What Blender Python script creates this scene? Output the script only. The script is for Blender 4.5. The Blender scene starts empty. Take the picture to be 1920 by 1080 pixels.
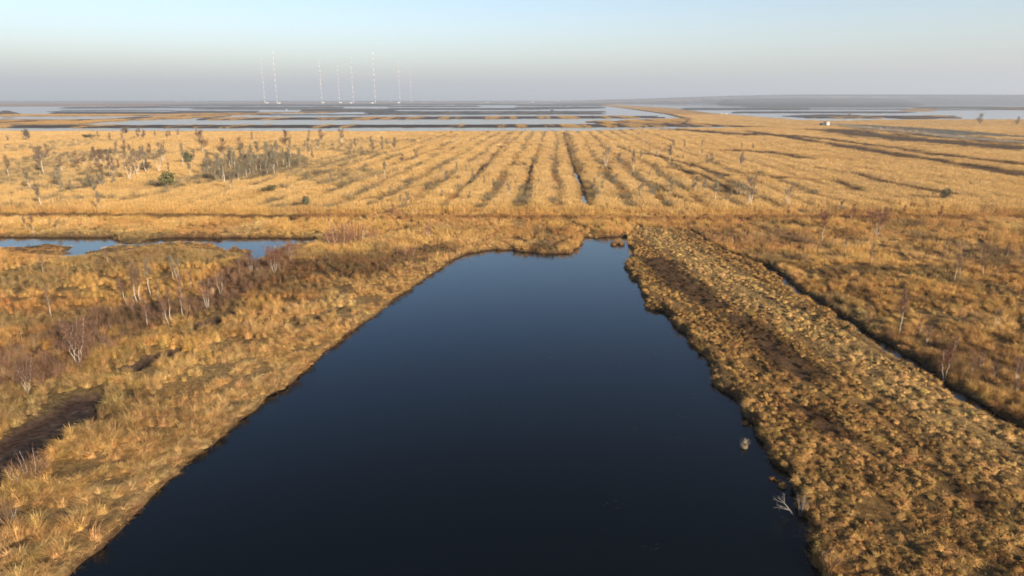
import bpy, math, random
import numpy as np
R = math.radians
# ------------------------------------------------------------------ camera, sky, sun, exposure
H_CAM, FPX, HORIZON = 30.5, 1280.0, 187.0
PITCH = math.atan((540 - HORIZON) / FPX)
sc = bpy.context.scene
col = sc.collection
cam_d = bpy.data.cameras.new('camera'); cam = bpy.data.objects.new('camera', cam_d); col.objects.link(cam)
cam_d.sensor_width = 36; cam_d.lens = 36 * FPX / 1920
cam_d.clip_start = 1; cam_d.clip_end = 90000
cam.location = (0, 0, H_CAM); cam.rotation_euler = (R(90) - PITCH, 0, 0)
sc.camera = cam

SUN_EL, SUN_AZ = 17.0, 142.0            # azimuth clockwise from +Y: behind the camera, to the right
w = bpy.data.worlds.new('World'); sc.world = w; w.use_nodes = True
wn, wl = w.node_tree.nodes, w.node_tree.links
bg = wn['Background']; bg.inputs['Strength'].default_value = 0.15
sky = wn.new('ShaderNodeTexSky'); sky.sky_type = 'NISHITA'; sky.sun_disc = False
sky.sun_elevation = R(SUN_EL); sky.sun_rotation = R(SUN_AZ)
sky.air_density = 1.0; sky.dust_density = 2.2; sky.ozone_density = 2.0; sky.altitude = 0
tc = wn.new('ShaderNodeTexCoord'); sx = wn.new('ShaderNodeSeparateXYZ')
wl.new(tc.outputs['Generated'], sx.inputs[0])
rp = wn.new('ShaderNodeValToRGB'); wl.new(sx.outputs['Z'], rp.inputs[0])
rp.color_ramp.elements[0].position = 0.0; rp.color_ramp.elements[0].color = (1.14, 1.10, 1.14, 1)
rp.color_ramp.elements[1].position = 0.55; rp.color_ramp.elements[1].color = (0.13, 0.17, 0.24, 1)
for p, c in ((0.035, (1.10, 1.05, 1.07, 1)), (0.08, (0.96, 0.93, 0.97, 1)), (0.14, (0.78, 0.80, 0.84, 1)), (0.21, (0.66, 0.78, 0.87, 1)), (0.32, (0.40, 0.52, 0.66, 1))):
    e = rp.color_ramp.elements.new(p); e.color = c
mx = wn.new('ShaderNodeMix'); mx.data_type = 'RGBA'; mx.blend_type = 'MULTIPLY'; mx.inputs[0].default_value = 1
wl.new(sky.outputs[0], mx.inputs[6]); wl.new(rp.outputs[0], mx.inputs[7]); wl.new(mx.outputs[2], bg.inputs['Color'])
sl = bpy.data.lights.new('sun', 'SUN'); so = bpy.data.objects.new('sun', sl); col.objects.link(so)
sl.energy = 5.0; sl.angle = R(0.6); sl.color = (1.0, 0.83, 0.64)
so.rotation_euler = (R(90 - SUN_EL), 0, R(180 - SUN_AZ)); so.location = (60, -80, 60)
vs = sc.view_settings
sc.display_settings.display_device = 'sRGB'
vs.view_transform = 'Standard'; vs.look = 'None'; vs.exposure = 0.98; vs.gamma = 1
sc.render.engine = 'CYCLES'
sc.cycles.use_denoising = True
sc.cycles.max_bounces = 6; sc.cycles.diffuse_bounces = 2; sc.cycles.glossy_bounces = 2
sc.cycles.transmission_bounces = 2; sc.cycles.volume_bounces = 0; sc.cycles.transparent_max_bounces = 8
sc.cycles.filter_width = 1.7

# ------------------------------------------------------------------ maths
rng = np.random.default_rng(7)
cp, sp = math.cos(PITCH), math.sin(PITCH)

def G(px, py, z=0.0):
    """where the sight line of photo point (px,py) meets height z"""
    px = np.asarray(px, float); py = np.asarray(py, float)
    u = (px - 960) / FPX; v = (540 - py) / FPX
    dy = cp + v * sp; dz = -sp + v * cp
    t = (z - H_CAM) / np.minimum(dz, -1e-5)
    return np.stack([u * t, dy * t], -1)

def depth(x, y, z=0.0): return y * cp - (z - H_CAM) * sp

def _h(ix, iy, s):
    a = (ix.astype(np.int64) * 374761393 + iy.astype(np.int64) * 668265263 + s * 1274126177) & 0xffffffff
    a = ((a ^ (a >> 13)) * 1274126177) & 0xffffffff
    a = ((a ^ (a >> 16)) * 2246822519) & 0xffffffff
    return (a ^ (a >> 15)) / 4294967295.0

def vn(x, y, s=0):
    ix = np.floor(x); iy = np.floor(y); fx = x - ix; fy = y - iy
    fx = fx * fx * (3 - 2 * fx); fy = fy * fy * (3 - 2 * fy)
    a = _h(ix, iy, s); b = _h(ix + 1, iy, s); c = _h(ix, iy + 1, s); d = _h(ix + 1, iy + 1, s)
    return (a + (b - a) * fx) * (1 - fy) + (c + (d - c) * fx) * fy

def fbm(x, y, s=0, o=4):
    r = 0; a = .5; t = 0
    for k in range(o):
        r = r + a * vn(x * 2 ** k + 17.3 * k, y * 2 ** k - 9.1 * k, s + k); t += a; a *= .5
    return r / t            # 0..1, mean .5

def ss(a, b, x):
    t = np.clip((x - a) / (b - a), 0, 1); return t * t * (3 - 2 * t)

def seg_dist(X, Y, P, closed):
    n = len(P); best = np.full(X.shape, 1e18)
    for i in range(n if closed else n - 1):
        ax, ay = P[i]; bx, by = P[(i + 1) % n]
        dx, dy = bx - ax, by - ay; L = dx * dx + dy * dy + 1e-12
        t = np.clip(((X - ax) * dx + (Y - ay) * dy) / L, 0, 1)
        d = (X - ax - t * dx) ** 2 + (Y - ay - t * dy) ** 2
        np.minimum(best, d, out=best)
    return np.sqrt(best)

def inside(X, Y, P):
    r = np.zeros(X.shape, bool); n = len(P)
    for i in range(n):
        ax, ay = P[i]; bx, by = P[(i + 1) % n]
        c = ((ay > Y) != (by > Y))
        r ^= c & (X < (bx - ax) * (Y - ay) / (by - ay + 1e-12) + ax)
    return r

def sdf(X, Y, P, far=40.0):
    """negative inside"""
    P = np.asarray(P); out = np.full(X.shape, far)
    m = (X > P[:, 0].min() - far) & (X < P[:, 0].max() + far) & (Y > P[:, 1].min() - far) & (Y < P[:, 1].max() + far)
    if m.any():
        x, y = X[m], Y[m]; d = seg_dist(x, y, P, True); out[m] = np.where(inside(x, y, P), -d, d)
    return out

def lined(X, Y, P, far=60.0):
    P = np.asarray(P); out = np.full(X.shape, far)
    m = (X > P[:, 0].min() - far) & (X < P[:, 0].max() + far) & (Y > P[:, 1].min() - far) & (Y < P[:, 1].max() + far)
    if m.any(): out[m] = seg_dist(X[m], Y[m], P, False)
    return out

def W(pts, z=0.0): a = np.array(pts, float); return G(a[:, 0], a[:, 1], z)

# ------------------------------------------------------------------ plan of the bog, surveyed as outlines on the ground
POND = W([(125,1080),(180,1030),(235,985),(262,950),(330,890),(375,850),(440,800),(500,745),(545,715),(600,668),(650,628),(700,592),
          (755,550),(800,520),(840,490),(880,475),(925,467),(960,468),(1000,472),(1040,475),(1065,474),(1086,462),(1095,445),(1180,444),
          (1184,462),(1190,476),(1172,500),(1180,516),(1198,530),(1205,548),(1212,576),(1245,583),(1278,618),(1290,640),(1318,655),
          (1332,690),(1358,738),(1395,762),(1408,795),(1430,830),(1442,868),(1470,882),(1488,920),(1502,960),(1514,1010),(1535,1050),(1560,1080)])
POND = np.vstack([POND, [[26, 20], [30, -30], [-48, -30], [-36, 15]]])
CHAN = W([(-500,445),(0,444),(110,444),(212,444),(222,450),(228,456),(262,456),(280,448),(300,445),(440,445),(560,445),(598,447),(594,453),(540,459),
          (500,480),(476,493),(466,486),(470,470),(440,464),(428,470),(412,466),(395,457),(350,455),(300,457),(262,461),(215,460),(178,470),(150,476),(120,472),(135,463),(90,458),(60,463),(0,465),(-500,468)])
DITCH = W([(1395,488),(1432,498),(1468,522),(1502,548),(1560,582),(1602,612),(1680,660),(1762,712),(1850,770),(1925,812),(2100,920)], .3)
DITCH_FAR = W([(1200,428),(1240,431),(1290,430),(1310,441),(1340,462),(1395,488)], .3)
POOLS = [W([(1246,427),(1290,426),(1286,432),(1252,432)]), W([(1018,444),(1056,444),(1060,448),(1025,448)]),
         W([(1074,326),(1080,325),(1088,348),(1083,349)]), W([(1088,368),(1095,367),(1099,381),(1093,383)]),
         W([(948,310),(985,309),(992,315),(955,316)]), W([(100,480),(150,474),(170,478),(120,488)])]
CHAN_LOW = W([(-500,450),(0,450),(215,450),(300,449),(600,450),(560,475),(480,500),(440,478),(300,470),(140,486),(0,478),(-500,478)])
MIDDITCH = W([(1056,250),(1070,300),(1078,325),(1092,355),(1098,390)], .3)
PIT = W([(-60,872),(0,830),(40,802),(95,778),(130,748),(190,742),(208,750),(190,780),(165,800),(125,815),(108,840),(60,872),(10,905),(-60,960)], .4)
CUTS = [W([(365,612),(400,600),(432,590),(445,592),(415,606),(372,628)], .4), W([(478,552),(520,545),(528,549),(490,562)], .4),
        W([(212,695),(240,690),(276,672),(345,656),(342,664),(282,684),(262,700)], .4), W([(555,612),(600,594),(640,580),(600,600)], .4),
        W([(0,880),(20,850),(10,920),(-30,980)], .4)]
BANK = np.vstack([W([(1186,430),(1290,436),(1320,455),(1395,488),(1432,498),(1502,548),(1602,612),(1762,712),(1925,812),(2100,920)]),
                  [[60, 20], [10, 20]], POND[46:23:-1]])
STRAW = W([(1205,432),(1290,486),(1378,542),(1480,600),(1596,668),(1735,755),(1930,885)])
DARKB = [W([(1195,492),(1245,488),(1300,530),(1360,570),(1370,590),(1330,590),(1290,560),(1240,540)]),
         W([(1370,600),(1420,625),(1480,660),(1540,720),(1520,730),(1470,715),(1420,670),(1380,630)]),
         W([(1470,770),(1560,790),(1600,840),(1540,830)]), W([(1780,910),(1860,960),(1900,1020),(1840,980)])]
SCRUB = W([(585,468),(520,520),(440,575),(380,600),(300,625),(230,665),(150,700),(70,735),(0,770),(-60,800),(-60,690),(40,650),(120,625),(200,590),(300,590),(380,545),(430,520),(480,478),(540,470)])
SCRUB_R = W([(1640,610),(1700,600),(1800,640),(1920,700),(1960,780),(1900,770),(1800,715),(1700,660)])
SCRUB_R2 = W([(1180,432),(1500,440),(1560,470),(1400,470),(1230,450)])
HEATHB = W([(430,560),(520,510),(600,492),(700,482),(780,470),(860,468),(830,484),(740,510),(690,530),(600,530),(530,540),(470,560)])
STAND = W([(380,340),(470,342),(560,322),(578,300),(530,288),(450,300),(380,312)], .6)
EDGE = W([(-3000,247.6),(0,247.6),(500,248.4),(1000,247.6),(1100,247.3),(1180,244.6),(1260,242.6),(1400,241),(1440,240.6),(1360,236),(1280,232)], 0)
EDGE_R = W([(1280,232),(1290,224),(1250,214),(1200,207),(1120,196.5),(1130,195),(1260,203),(1330,212),(1420,220),(1500,226),(1560,228),(1640,226),(1730,225.5),(1920,225),(5000,224)], 0)
FIELD = np.vstack([EDGE, EDGE_R, [[9000, 20], [9000, -500], [-9000, -500], [-9000, 600]]])
DARKS = [(W([(1400,248),(1490,262),(1570,275),(1650,290),(1750,305),(1840,320),(1960,340)]), 11), (W([(1480,256),(1580,268),(1700,284),(1800,300),(1960,318)]), 8),
         (W([(1560,246),(1680,262),(1800,272),(1990,286)]), 34), (W([(1590,238),(1720,252),(1800,262),(1960,274)]), 26),
         (W([(1395,330),(1470,340),(1560,345),(1620,365)]), 4.5), (W([(1380,285),(1430,288),(1500,300)]), 9), (W([(1530,320),(1600,330),(1700,358),(1780,372)]), 3.2),
         (W([(1200,290),(1245,300),(1330,325),(1360,335)]), 4), (W([(1250,318),(1320,335),(1380,372),(1420,380)]), 3.2), (W([(1220,346),(1250,365),(1290,390)]), 1.4),
         (W([(1000,300),(992,340),(978,380)]), 1.6), (W([(962,252),(920,300),(868,360),(850,385)]), 1.3), (W([(860,340),(800,352),(700,380),(640,392)]), 2.0),
         (W([(1240,243),(1330,250),(1420,256)]), 22)]
ROAD = W([(1555,233),(1640,242),(1740,252),(1830,262),(1980,272)])
HEATH = W([(1600,236),(1740,245),(1850,256),(1960,260)])
TRACK_L = W([(-400,409),(0,409),(150,409),(300,410),(600,411)]); TRACK_R = W([(600,411),(960,414),(1300,416),(1500,411),(1700,413),(2300,411)])
# far dikes and peat fields between the rewetted basins: quads (x0,x1, y_far0,y_near0, y_far1,y_near1, kind)
DIKES = [(40,640,235.2,239.4,235,239.2,0),(640,1080,234.6,238.6,233.8,238.4,0),(1080,1430,233.6,238.4,232,236.4,2),(-900,60,236,239,236,239,1),
         (370,640,221,224.4,220.6,224,2),(640,1230,220,224,217.6,221,2),(1115,1165,227.5,232.2,227.5,232.2,1),(1165,1300,226.4,230,222.5,232,1),
         (-900,150,225.4,228.4,224.6,227,0),(150,300,224.6,227,218.8,220.8,0),(-900,120,228.4,240,225.5,232.5,1),(120,270,227,232.5,220.8,224,1),(270,430,220.5,224,216.6,218.6,1),
         (-900,270,215,219.4,214.6,217,1),(270,400,214.6,217,213.5,215.4,1),(330,500,213.5,217,211,214.4,1),(500,640,211,212.6,209.4,210.6,1),(480,700,214.6,215.8,214.6,215.6,4),
         (100,330,209,214.6,209.6,213.4,4),(330,480,208,213,208,211,4),(120,330,206.4,207.4,206.4,207.2,4),
         (690,1130,209,211.2,208.4,210.6,4),(690,1130,212,215,211.6,214,4),(560,740,205.6,210.6,205.6,209,4),
         (120,300,201,203.6,199,202.6,4),(300,733,196.5,199.2,194.6,199.6,4),(300,640,200.2,202.4,200.6,202.8,4),(360,733,203.4,205.2,203.8,205.8,4),(733,970,194.6,197.2,194.6,197.4,4),(733,900,198,200.6,198,200.6,4),(733,970,202.8,205.8,202.8,206,4),(970,1130,194.8,199.4,194.8,198.4,4),(970,1130,200.8,206,199.6,203,4),
         (1283,1520,202.4,206.4,202.4,206,4),(1380,1700,209.2,212.2,209.2,212,4),(1472,1530,217.6,219.6,214.6,220.4,4),(1530,1600,214.6,220.4,215.6,219,4),(1500,1790,217,221.2,217.4,221.6,0),(1690,1760,219,223,219,222.4,0),
         (1698,1746,205,208.6,204,208.4,1),(1720,1862,200,203.6,199.6,204.2,4),(1862,3000,200.8,206.2,199,206,0),(1720,1862,205.2,206.4,205.2,206.4,4),(1520,1700,203.8,205.4,203.8,205.4,4),
         (1360,1700,193.6,197.6,193.4,196.8,4),(1400,1720,199,201.6,198.6,201.2,4),(1700,3000,191.6,194.2,191.2,193,4),
         (1283,1700,187.9,193.4,187.9,193,3),(1700,3000,187.9,190,187.9,189.4,3),(-3000,320,187.9,205,187.9,199,3),(300,600,187.9,197,187.9,194.8,3),(600,1283,187.9,194.8,187.9,194,3)]
DPOLY = [(W([(a, max(c, 187.9)), (b, max(e, 187.9)), (b, f), (a, d)]), k) for a, b, c, d, e, f, k in DIKES]

def water_sdf(X, Y):
    n = (fbm(X / 3.2, Y / 3.2, 3, 3) - .5) * 2.6 + (fbm(X / .9, Y / .9, 5, 2) - .5) * .8
    d = sdf(X, Y, POND)
    d = np.where(X > 0, d + n * .9, d + n * .45)
    d = np.minimum(d, sdf(X, Y, CHAN) + n * .55 + .25)
    for p in POOLS: d = np.minimum(d, sdf(X, Y, p) + n * .5)
    dd = lined(X, Y, DITCH); d = np.minimum(d, dd - 1.05 + n * .8)
    dd = lined(X, Y, DITCH_FAR); d = np.minimum(d, dd - .35 + n * .7)
    return d

def far_land(X, Y):
    """1 = land, with kind, beyond the near meadow"""
    m = np.zeros(X.shape, int) - 1
    s = np.maximum(Y, 300)
    n1 = (fbm(X / 60, Y / 60, 31, 3) - .5)
    yy = Y + n1 * s * s / 38000 * .45; xx = X + (fbm(X / 200, Y / 50, 37) - .5) * 60
    for P, k in DPOLY:
        far = inside(xx, yy, P); m[far & (m < 0)] = k
    return m

def fields(X, Y):
    """height and ground colour at world points"""
    Z = np.empty(X.shape); near = (Y < 1400) & (Y > -60)
    d = water_sdf(X, Y)
    base = .55 + (fbm(X / 22, Y / 22, 1) - .5) * .7 + (fbm(X / 2.2, Y / 2.2, 2, 3) - .5) * .45
    # ---- colour
    C = lambda *c: np.array(c)
    GOLD, PALE, RUST, BROWN, PEAT, OLIVE, PURP, STRAWC = C(.57,.355,.122), C(.63,.43,.19), C(.41,.215,.078), C(.16,.09,.045), C(.045,.028,.02), C(.20,.155,.08), C(.16,.095,.062), C(.68,.455,.185)
    c = np.broadcast_to(GOLD, X.shape + (3,)).copy()
    def mixc(m, k): c[...] = c * (1 - m[..., None]) + k * m[..., None]
    big = fbm(X / 45, Y / 45, 11); med = fbm(X / 9, Y / 9, 12); fin = fbm(X / 2.3, Y / 2.3, 13, 3)
    mixc(ss(.5, .72, med) * .6, PALE)
    mixc(ss(.5, .75, fbm(X / 14, Y / 14, 19)) * .55, RUST)
    # middle field, old cutting strips running away from the camera
    mid = ss(183, 196, Y) * (1 - ss(1300, 1500, Y))
    az = R(3.6); U = X * math.cos(az) - Y * math.sin(az); V = X * math.sin(az) + Y * math.cos(az)
    U2 = U + (fbm(U / 40, V / 80, 23) - .5) * 5
    st = .5 + .5 * np.cos(U2 / 10.6 * 2 * math.pi)
    amp = np.clip(1.25 - np.abs(U + 10) / 130, .25, 1)
    low = ss(.5, .95, st + (fbm(U / 6, V / 45, 24) - .5) * 1.1) * amp * mid
    mixc(low * ss(.3, .6, fbm(U / 10, V / 45, 25)) * .6, OLIVE * 1.7)
    mixc(low * ss(.5, .68, fbm(U / 8, V / 30, 26)) * .8, RUST * .9)
    strk = ss(.56, .74, fbm(U / 6.5, V / 85, 27)) * mid * (X > -60)
    mixc(strk * .45, BROWN * 2.0)
    lf = ss(.48, .64, fbm(X / 30, Y / 55, 28)) * mid * ss(-20, -70, X) * (1 - ss(480, 620, Y))
    mixc(lf * .5, OLIVE * 1.5)
    mixc(mid * ss(.45, .8, 1 - low) * .35 * ss(.4, .6, big), PALE)
    mixc(mid * ss(230, 192, Y) * ss(.35, .6, med) * .8, GOLD * 1.06)          # tall reed front row
    mixc(mid * (1 - low) * .35, C(.66,.47,.22))
    # left meadow
    L = (1 - ss(150, 172, Y)) * (X < 0)
    mixc(L * ss(.47, .66, fbm(X / 12, Y / 12, 41)) * .65, RUST)
    mixc(L * ss(.52, .66, fbm(X / 16, Y / 9, 42)) * .6, OLIVE)
    dp = sdf(X, Y, POND)
    rim = L * ss(16, 5, dp)
    mixc(rim * .75, C(.56,.355,.145)); mixc(rim * ss(.5, .7, med) * .6, PALE)
    s = ss(1.5, -2.5, sdf(X, Y, SCRUB) + (fbm(X / 5, Y / 5, 43) - .5) * 8)
    mixc(s * .75 * ss(.3, .5, fbm(X / 4, Y / 4, 44)), PURP); mixc(s * ss(.5, .65, fin) * .6, BROWN * .8)
    # right meadow
    Rr = (1 - ss(168, 182, Y)) * (X > 0) * (dp > 0)
    rusty = ss(.35, .62, fbm(X / 18, Y / 18, 51))
    mixc(Rr * rusty * .45, C(.44,.24,.085)); mixc(Rr * ss(.52, .68, fbm(X / 7, Y / 10, 52)) * .6, OLIVE)
    mixc(Rr * ss(.6, .7, fbm(X / 5, Y / 5, 53)) * .6, BROWN * .7)
    hb = ss(2, -2, sdf(X, Y, HEATHB) + (fbm(X / 4, Y / 4, 45) - .5) * 12); mixc(hb * .8, BROWN * 1.1); mixc(hb * ss(.5, .62, fin) * .6, OLIVE * .8)
    for P in (SCRUB_R, SCRUB_R2): mixc(ss(1.5, -2.5, sdf(X, Y, P) + (fbm(X / 5, Y / 5, 54) - .5) * 9) * .4, PURP * 1.3)
    # mown bank between pond and ditch
    bk = ss(.6, -.6, sdf(X, Y, BANK))
    mixc(bk, C(.45,.275,.10)); mixc(bk * ss(.45, .6, fbm(X / 1.6, Y / 2.6, 55)) * .6, C(.30,.17,.065))
    ln = lined(X, Y, STRAW)
    stw = bk * ss(6.2, 1.6, ln + (fin - .5) * 5); mixc(stw * .75, STRAWC * .95)
    for P in DARKB: mixc(bk * ss(1.2, -1.5, sdf(X, Y, P) + (fbm(X / 3, Y / 6, 56) - .5) * 6) * .95, BROWN * .55)
    ru = lined(X + (med - .5), Y, STRAW + np.array([1.2, 0])); 
    rut = np.minimum(np.abs(lined(X, Y, STRAW) - 1.1), np.abs(lined(X, Y, STRAW) - 3.4)); mixc(bk * ss(.35, .1, rut) * ss(.4, .6, med) * .6, BROWN)
    # tracks and dark drains
    tl = lined(X, Y + (fbm(X / 12, X * 0, 61) - .5) * 3, TRACK_L); mixc(ss(3.4, 1.6, tl) * .9, BROWN * .8)
    tr = lined(X, Y + (fbm(X / 12, X * 0, 62) - .5) * 3, TRACK_R); mixc(ss(3.4, 1.6, tr) * ss(.3, .5, fbm(X / 9, Y / 9, 63)) * .9, BROWN * 1.1)
    mixc(ss(7, 2, tr) * .5, RUST)
    for P, wd in DARKS:
        q = lined(X, Y, P); mixc(ss(wd, wd * .45, q + (fbm(X / 7, Y / 16, 64) - .5) * wd * 1.3) * .88, BROWN * .62)
    q = lined(X, Y, MIDDITCH); mixc(ss(2.4, 1.1, q) * .9, BROWN * .7)
    hth = ss(26, 16, lined(X, Y, HEATH, 120) + (med - .5) * 14); mixc(hth, C(.22,.20,.15)); rd = ss(13, 9, lined(X, Y, ROAD, 120)); mixc(rd, C(.46,.37,.25))
    pit = sdf(X, Y, PIT) + (fbm(X / 2, Y / 2, 65) - .5) * 1.2
    cut = np.full(X.shape, 40.)
    for P in CUTS: cut = np.minimum(cut, sdf(X, Y, P) + (fbm(X / 1.5, Y / 1.5, 66) - .5) * .9)
    pc = np.minimum(pit, cut); mixc(ss(.55, .1, pc), PEAT * 1.3); mixc(ss(-1.0, -2, pit) * ss(.3, .6, fbm(X / 3, Y / 1.2, 67)), C(.115,.085,.07))
    # ---- height
    base = base + bk * (.25 + (fbm(X / 1.1, Y / 1.1, 71, 2) - .5) * .25) + (1 - low) * mid * .25 - low * .2
    base = base + ss(0, 8, dp) * L * .35
    base = np.where(pc < 1.2, base + (.10 + (fin - .5) * .1 - base) * ss(.5, -.35, pc), base)
    base = base - (base - .14) * ss(2.5, -1, sdf(X, Y, CHAN_LOW))
    base = np.maximum(base, .08)
    base = np.minimum(base, np.where(ss(1.8, .6, lined(X, Y, MIDDITCH)) > .5, .2, 9))
    land = ss(-.35, .75, d)
    Z = np.where(d > -.35, -.15 + (base + .15) * np.clip(land * 1.25, 0, 1), -.15 - np.clip(-d - .35, 0, 3) * .3)
    mixc(ss(.3, .0, d), C(.07,.038,.02))
    # beyond the meadow: flooded basins with dikes
    fsd = sdf(X, Y, FIELD, 120)
    far = fsd > 0
    mixc(ss(-9, -2, fsd) * (Y > 500), BROWN)
    if far.any():
        kind = far_land(X[far], Y[far]); xf, yf = X[far], Y[far]
        z = np.where(kind >= 0, .35 + (vn(xf / 15, yf / 15, 5) * .6), -1.0)
        n = fbm(xf / 13, yf / 300, 81)
        cols = np.empty(xf.shape + (3,))
        pal = {0: (PEAT * 1.3, GOLD * .8, .62), 1: (GOLD * .85, BROWN, .58), 2: (PEAT * 1.6, GOLD * .75, .56), 3: (C(.36,.23,.15), C(.17,.12,.10), .5), 4: (C(.08,.075,.075), C(.15,.12,.095), .56)}
        cols[:] = (.03, .03, .03)
        for k, (a, b, t) in pal.items():
            m = kind == k; u = ss(t - .05, t + .05, n[m])[:, None]; cols[m] = a * (1 - u) + b * u
        c[far] = cols; Z[far] = z
        Z[far] += np.where(kind >= 0, ss(2800, 9000, yf) * ss(.02, .42, xf / yf) * 75, 0)
    else: pass
    c *= (.82 + .36 * fin)[..., None]
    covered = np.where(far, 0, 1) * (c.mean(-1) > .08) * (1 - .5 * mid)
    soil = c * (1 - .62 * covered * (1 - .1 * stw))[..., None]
    return Z, c, d, dict(soil=soil, bare=np.maximum(hth, rd), stw=stw, lf=lf, low=low, mid=mid, bank=bk, scrub=s, pit=pc, far=far, dark=None)

# ------------------------------------------------------------------ materials
def mat(name, build):
    m = bpy.data.materials.new(name); m.use_nodes = True
    n, l = m.node_tree.nodes, m.node_tree.links
    p = n['Principled BSDF']; build(m, n, l, p); return m

def plain(name, rgb, rough=.8, var=.25, scale=3.0):
    def b(m, n, l, p):
        p.inputs['Roughness'].default_value = rough
        t = n.new('ShaderNodeTexCoord'); x = n.new('ShaderNodeTexNoise'); x.inputs['Scale'].default_value = scale; x.inputs['Detail'].default_value = 4
        l.new(t.outputs['Object'], x.inputs['Vector'])
        r = n.new('ShaderNodeValToRGB'); l.new(x.outputs['Fac'], r.inputs[0])
        r.color_ramp.elements[0].position = .3; r.color_ramp.elements[1].position = .7
        r.color_ramp.elements[0].color = (*[v * (1 - var) for v in rgb], 1); r.color_ramp.elements[1].color = (*[min(1, v * (1 + var)) for v in rgb], 1)
        l.new(r.outputs[0], p.inputs['Base Color'])
    return mat(name, b)

def ground_mat(m, n, l, p):
    a = n.new('ShaderNodeAttribute'); a.attribute_name = 'cover'
    g = n.new('ShaderNodeNewGeometry')
    x = n.new('ShaderNodeTexNoise'); x.inputs['Scale'].default_value = 2.2; x.inputs['Detail'].default_value = 6; l.new(g.outputs['Position'], x.inputs['Vector'])
    mr = n.new('ShaderNodeMapRange'); mr.inputs[1].default_value = .3; mr.inputs[2].default_value = .7; mr.inputs[3].default_value = .55; mr.inputs[4].default_value = 1.3
    l.new(x.outputs['Fac'], mr.inputs[0])
    mu = n.new('ShaderNodeVectorMath'); mu.operation = 'SCALE'; l.new(a.outputs['Color'], mu.inputs[0]); l.new(mr.outputs[0], mu.inputs['Scale'])
    l.new(mu.outputs[0], p.inputs['Base Color']); p.inputs['Roughness'].default_value = .95; p.inputs['Specular IOR Level'].default_value = .1
    b = n.new('ShaderNodeBump'); b.inputs['Strength'].default_value = .45; b.inputs['Distance'].default_value = .3
    l.new(x.outputs['Fac'], b.inputs['Height']); l.new(b.outputs[0], p.inputs['Normal'])
M_GROUND = mat('bog_ground', ground_mat)

def water_mat(m, n, l, p):
    p.inputs['Base Color'].default_value = (.0015, .0036, .005, 1); p.inputs['Roughness'].default_value = .06; p.inputs['IOR'].default_value = 1.33
    g = n.new('ShaderNodeNewGeometry'); mp = n.new('ShaderNodeMapping'); mp.inputs['Scale'].default_value = (1.0, 2.2, 1); l.new(g.outputs['Position'], mp.inputs[0])
    x = n.new('ShaderNodeTexNoise'); x.inputs['Scale'].default_value = 1.6; x.inputs['Detail'].default_value = 5; l.new(mp.outputs[0], x.inputs['Vector'])
    b = n.new('ShaderNodeBump'); b.inputs['Strength'].default_value = .10; b.inputs['Distance'].default_value = .12
    l.new(x.outputs['Fac'], b.inputs['Height']); l.new(b.outputs[0], p.inputs['Normal'])
    y = n.new('ShaderNodeTexNoise'); y.inputs['Scale'].default_value = .05; y.inputs['Detail'].default_value = 3; l.new(g.outputs['Position'], y.inputs['Vector'])
    mr = n.new('ShaderNodeMapRange'); mr.inputs[3].default_value = .02; mr.inputs[4].default_value = .07; l.new(y.outputs['Fac'], mr.inputs[0]); l.new(mr.outputs[0], p.inputs['Roughness'])
M_WATER = mat('bog_water', water_mat)

def veg_mat(name, transl=.32):
    def b(m, n, l, p):
        a = n.new('ShaderNodeAttribute'); a.attribute_type = 'INSTANCER'; a.attribute_name = 'tint'
        r = n.new('ShaderNodeAttribute'); r.attribute_name = 'rnd'
        mr = n.new('ShaderNodeMapRange'); mr.inputs[3].default_value = .6; mr.inputs[4].default_value = 1.4; l.new(r.outputs['Fac'], mr.inputs[0])
        mu = n.new('ShaderNodeVectorMath'); mu.operation = 'SCALE'; l.new(a.outputs['Vector'], mu.inputs[0]); l.new(mr.outputs[0], mu.inputs['Scale'])
        d = n.new('ShaderNodeBsdfDiffuse'); t = n.new('ShaderNodeBsdfTranslucent'); mxs = n.new('ShaderNodeMixShader'); mxs.inputs[0].default_value = transl
        l.new(mu.outputs[0], d.inputs[0]); l.new(mu.outputs[0], t.inputs[0]); l.new(d.outputs[0], mxs.inputs[1]); l.new(t.outputs[0], mxs.inputs[2])
        l.new(mxs.outputs[0], n['Material Output'].inputs[0]); n.remove(p)
    return mat(name, b)
M_GRASS = veg_mat('dry_grass'); M_TWIGSTUFF = veg_mat('scrub_twigs', .1)

def objcol_mat(name, transl=.1):
    def b(m, n, l, p):
        a = n.new('ShaderNodeObjectInfo'); r = n.new('ShaderNodeAttribute'); r.attribute_name = 'rnd'
        mr = n.new('ShaderNodeMapRange'); mr.inputs[3].default_value = .6; mr.inputs[4].default_value = 1.4; l.new(r.outputs['Fac'], mr.inputs[0])
        mu = n.new('ShaderNodeVectorMath'); mu.operation = 'SCALE'; l.new(a.outputs['Color'], mu.inputs[0]); l.new(mr.outputs[0], mu.inputs['Scale'])
        d = n.new('ShaderNodeBsdfDiffuse'); t = n.new('ShaderNodeBsdfTranslucent'); mxs = n.new('ShaderNodeMixShader'); mxs.inputs[0].default_value = transl
        l.new(mu.outputs[0], d.inputs[0]); l.new(mu.outputs[0], t.inputs[0]); l.new(d.outputs[0], mxs.inputs[1]); l.new(t.outputs[0], mxs.inputs[2])
        l.new(mxs.outputs[0], n['Material Output'].inputs[0]); n.remove(p)
    return mat(name, b)
M_CROWN = objcol_mat('bare_twigs'); M_LEAF = objcol_mat('needles', .15)
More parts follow.
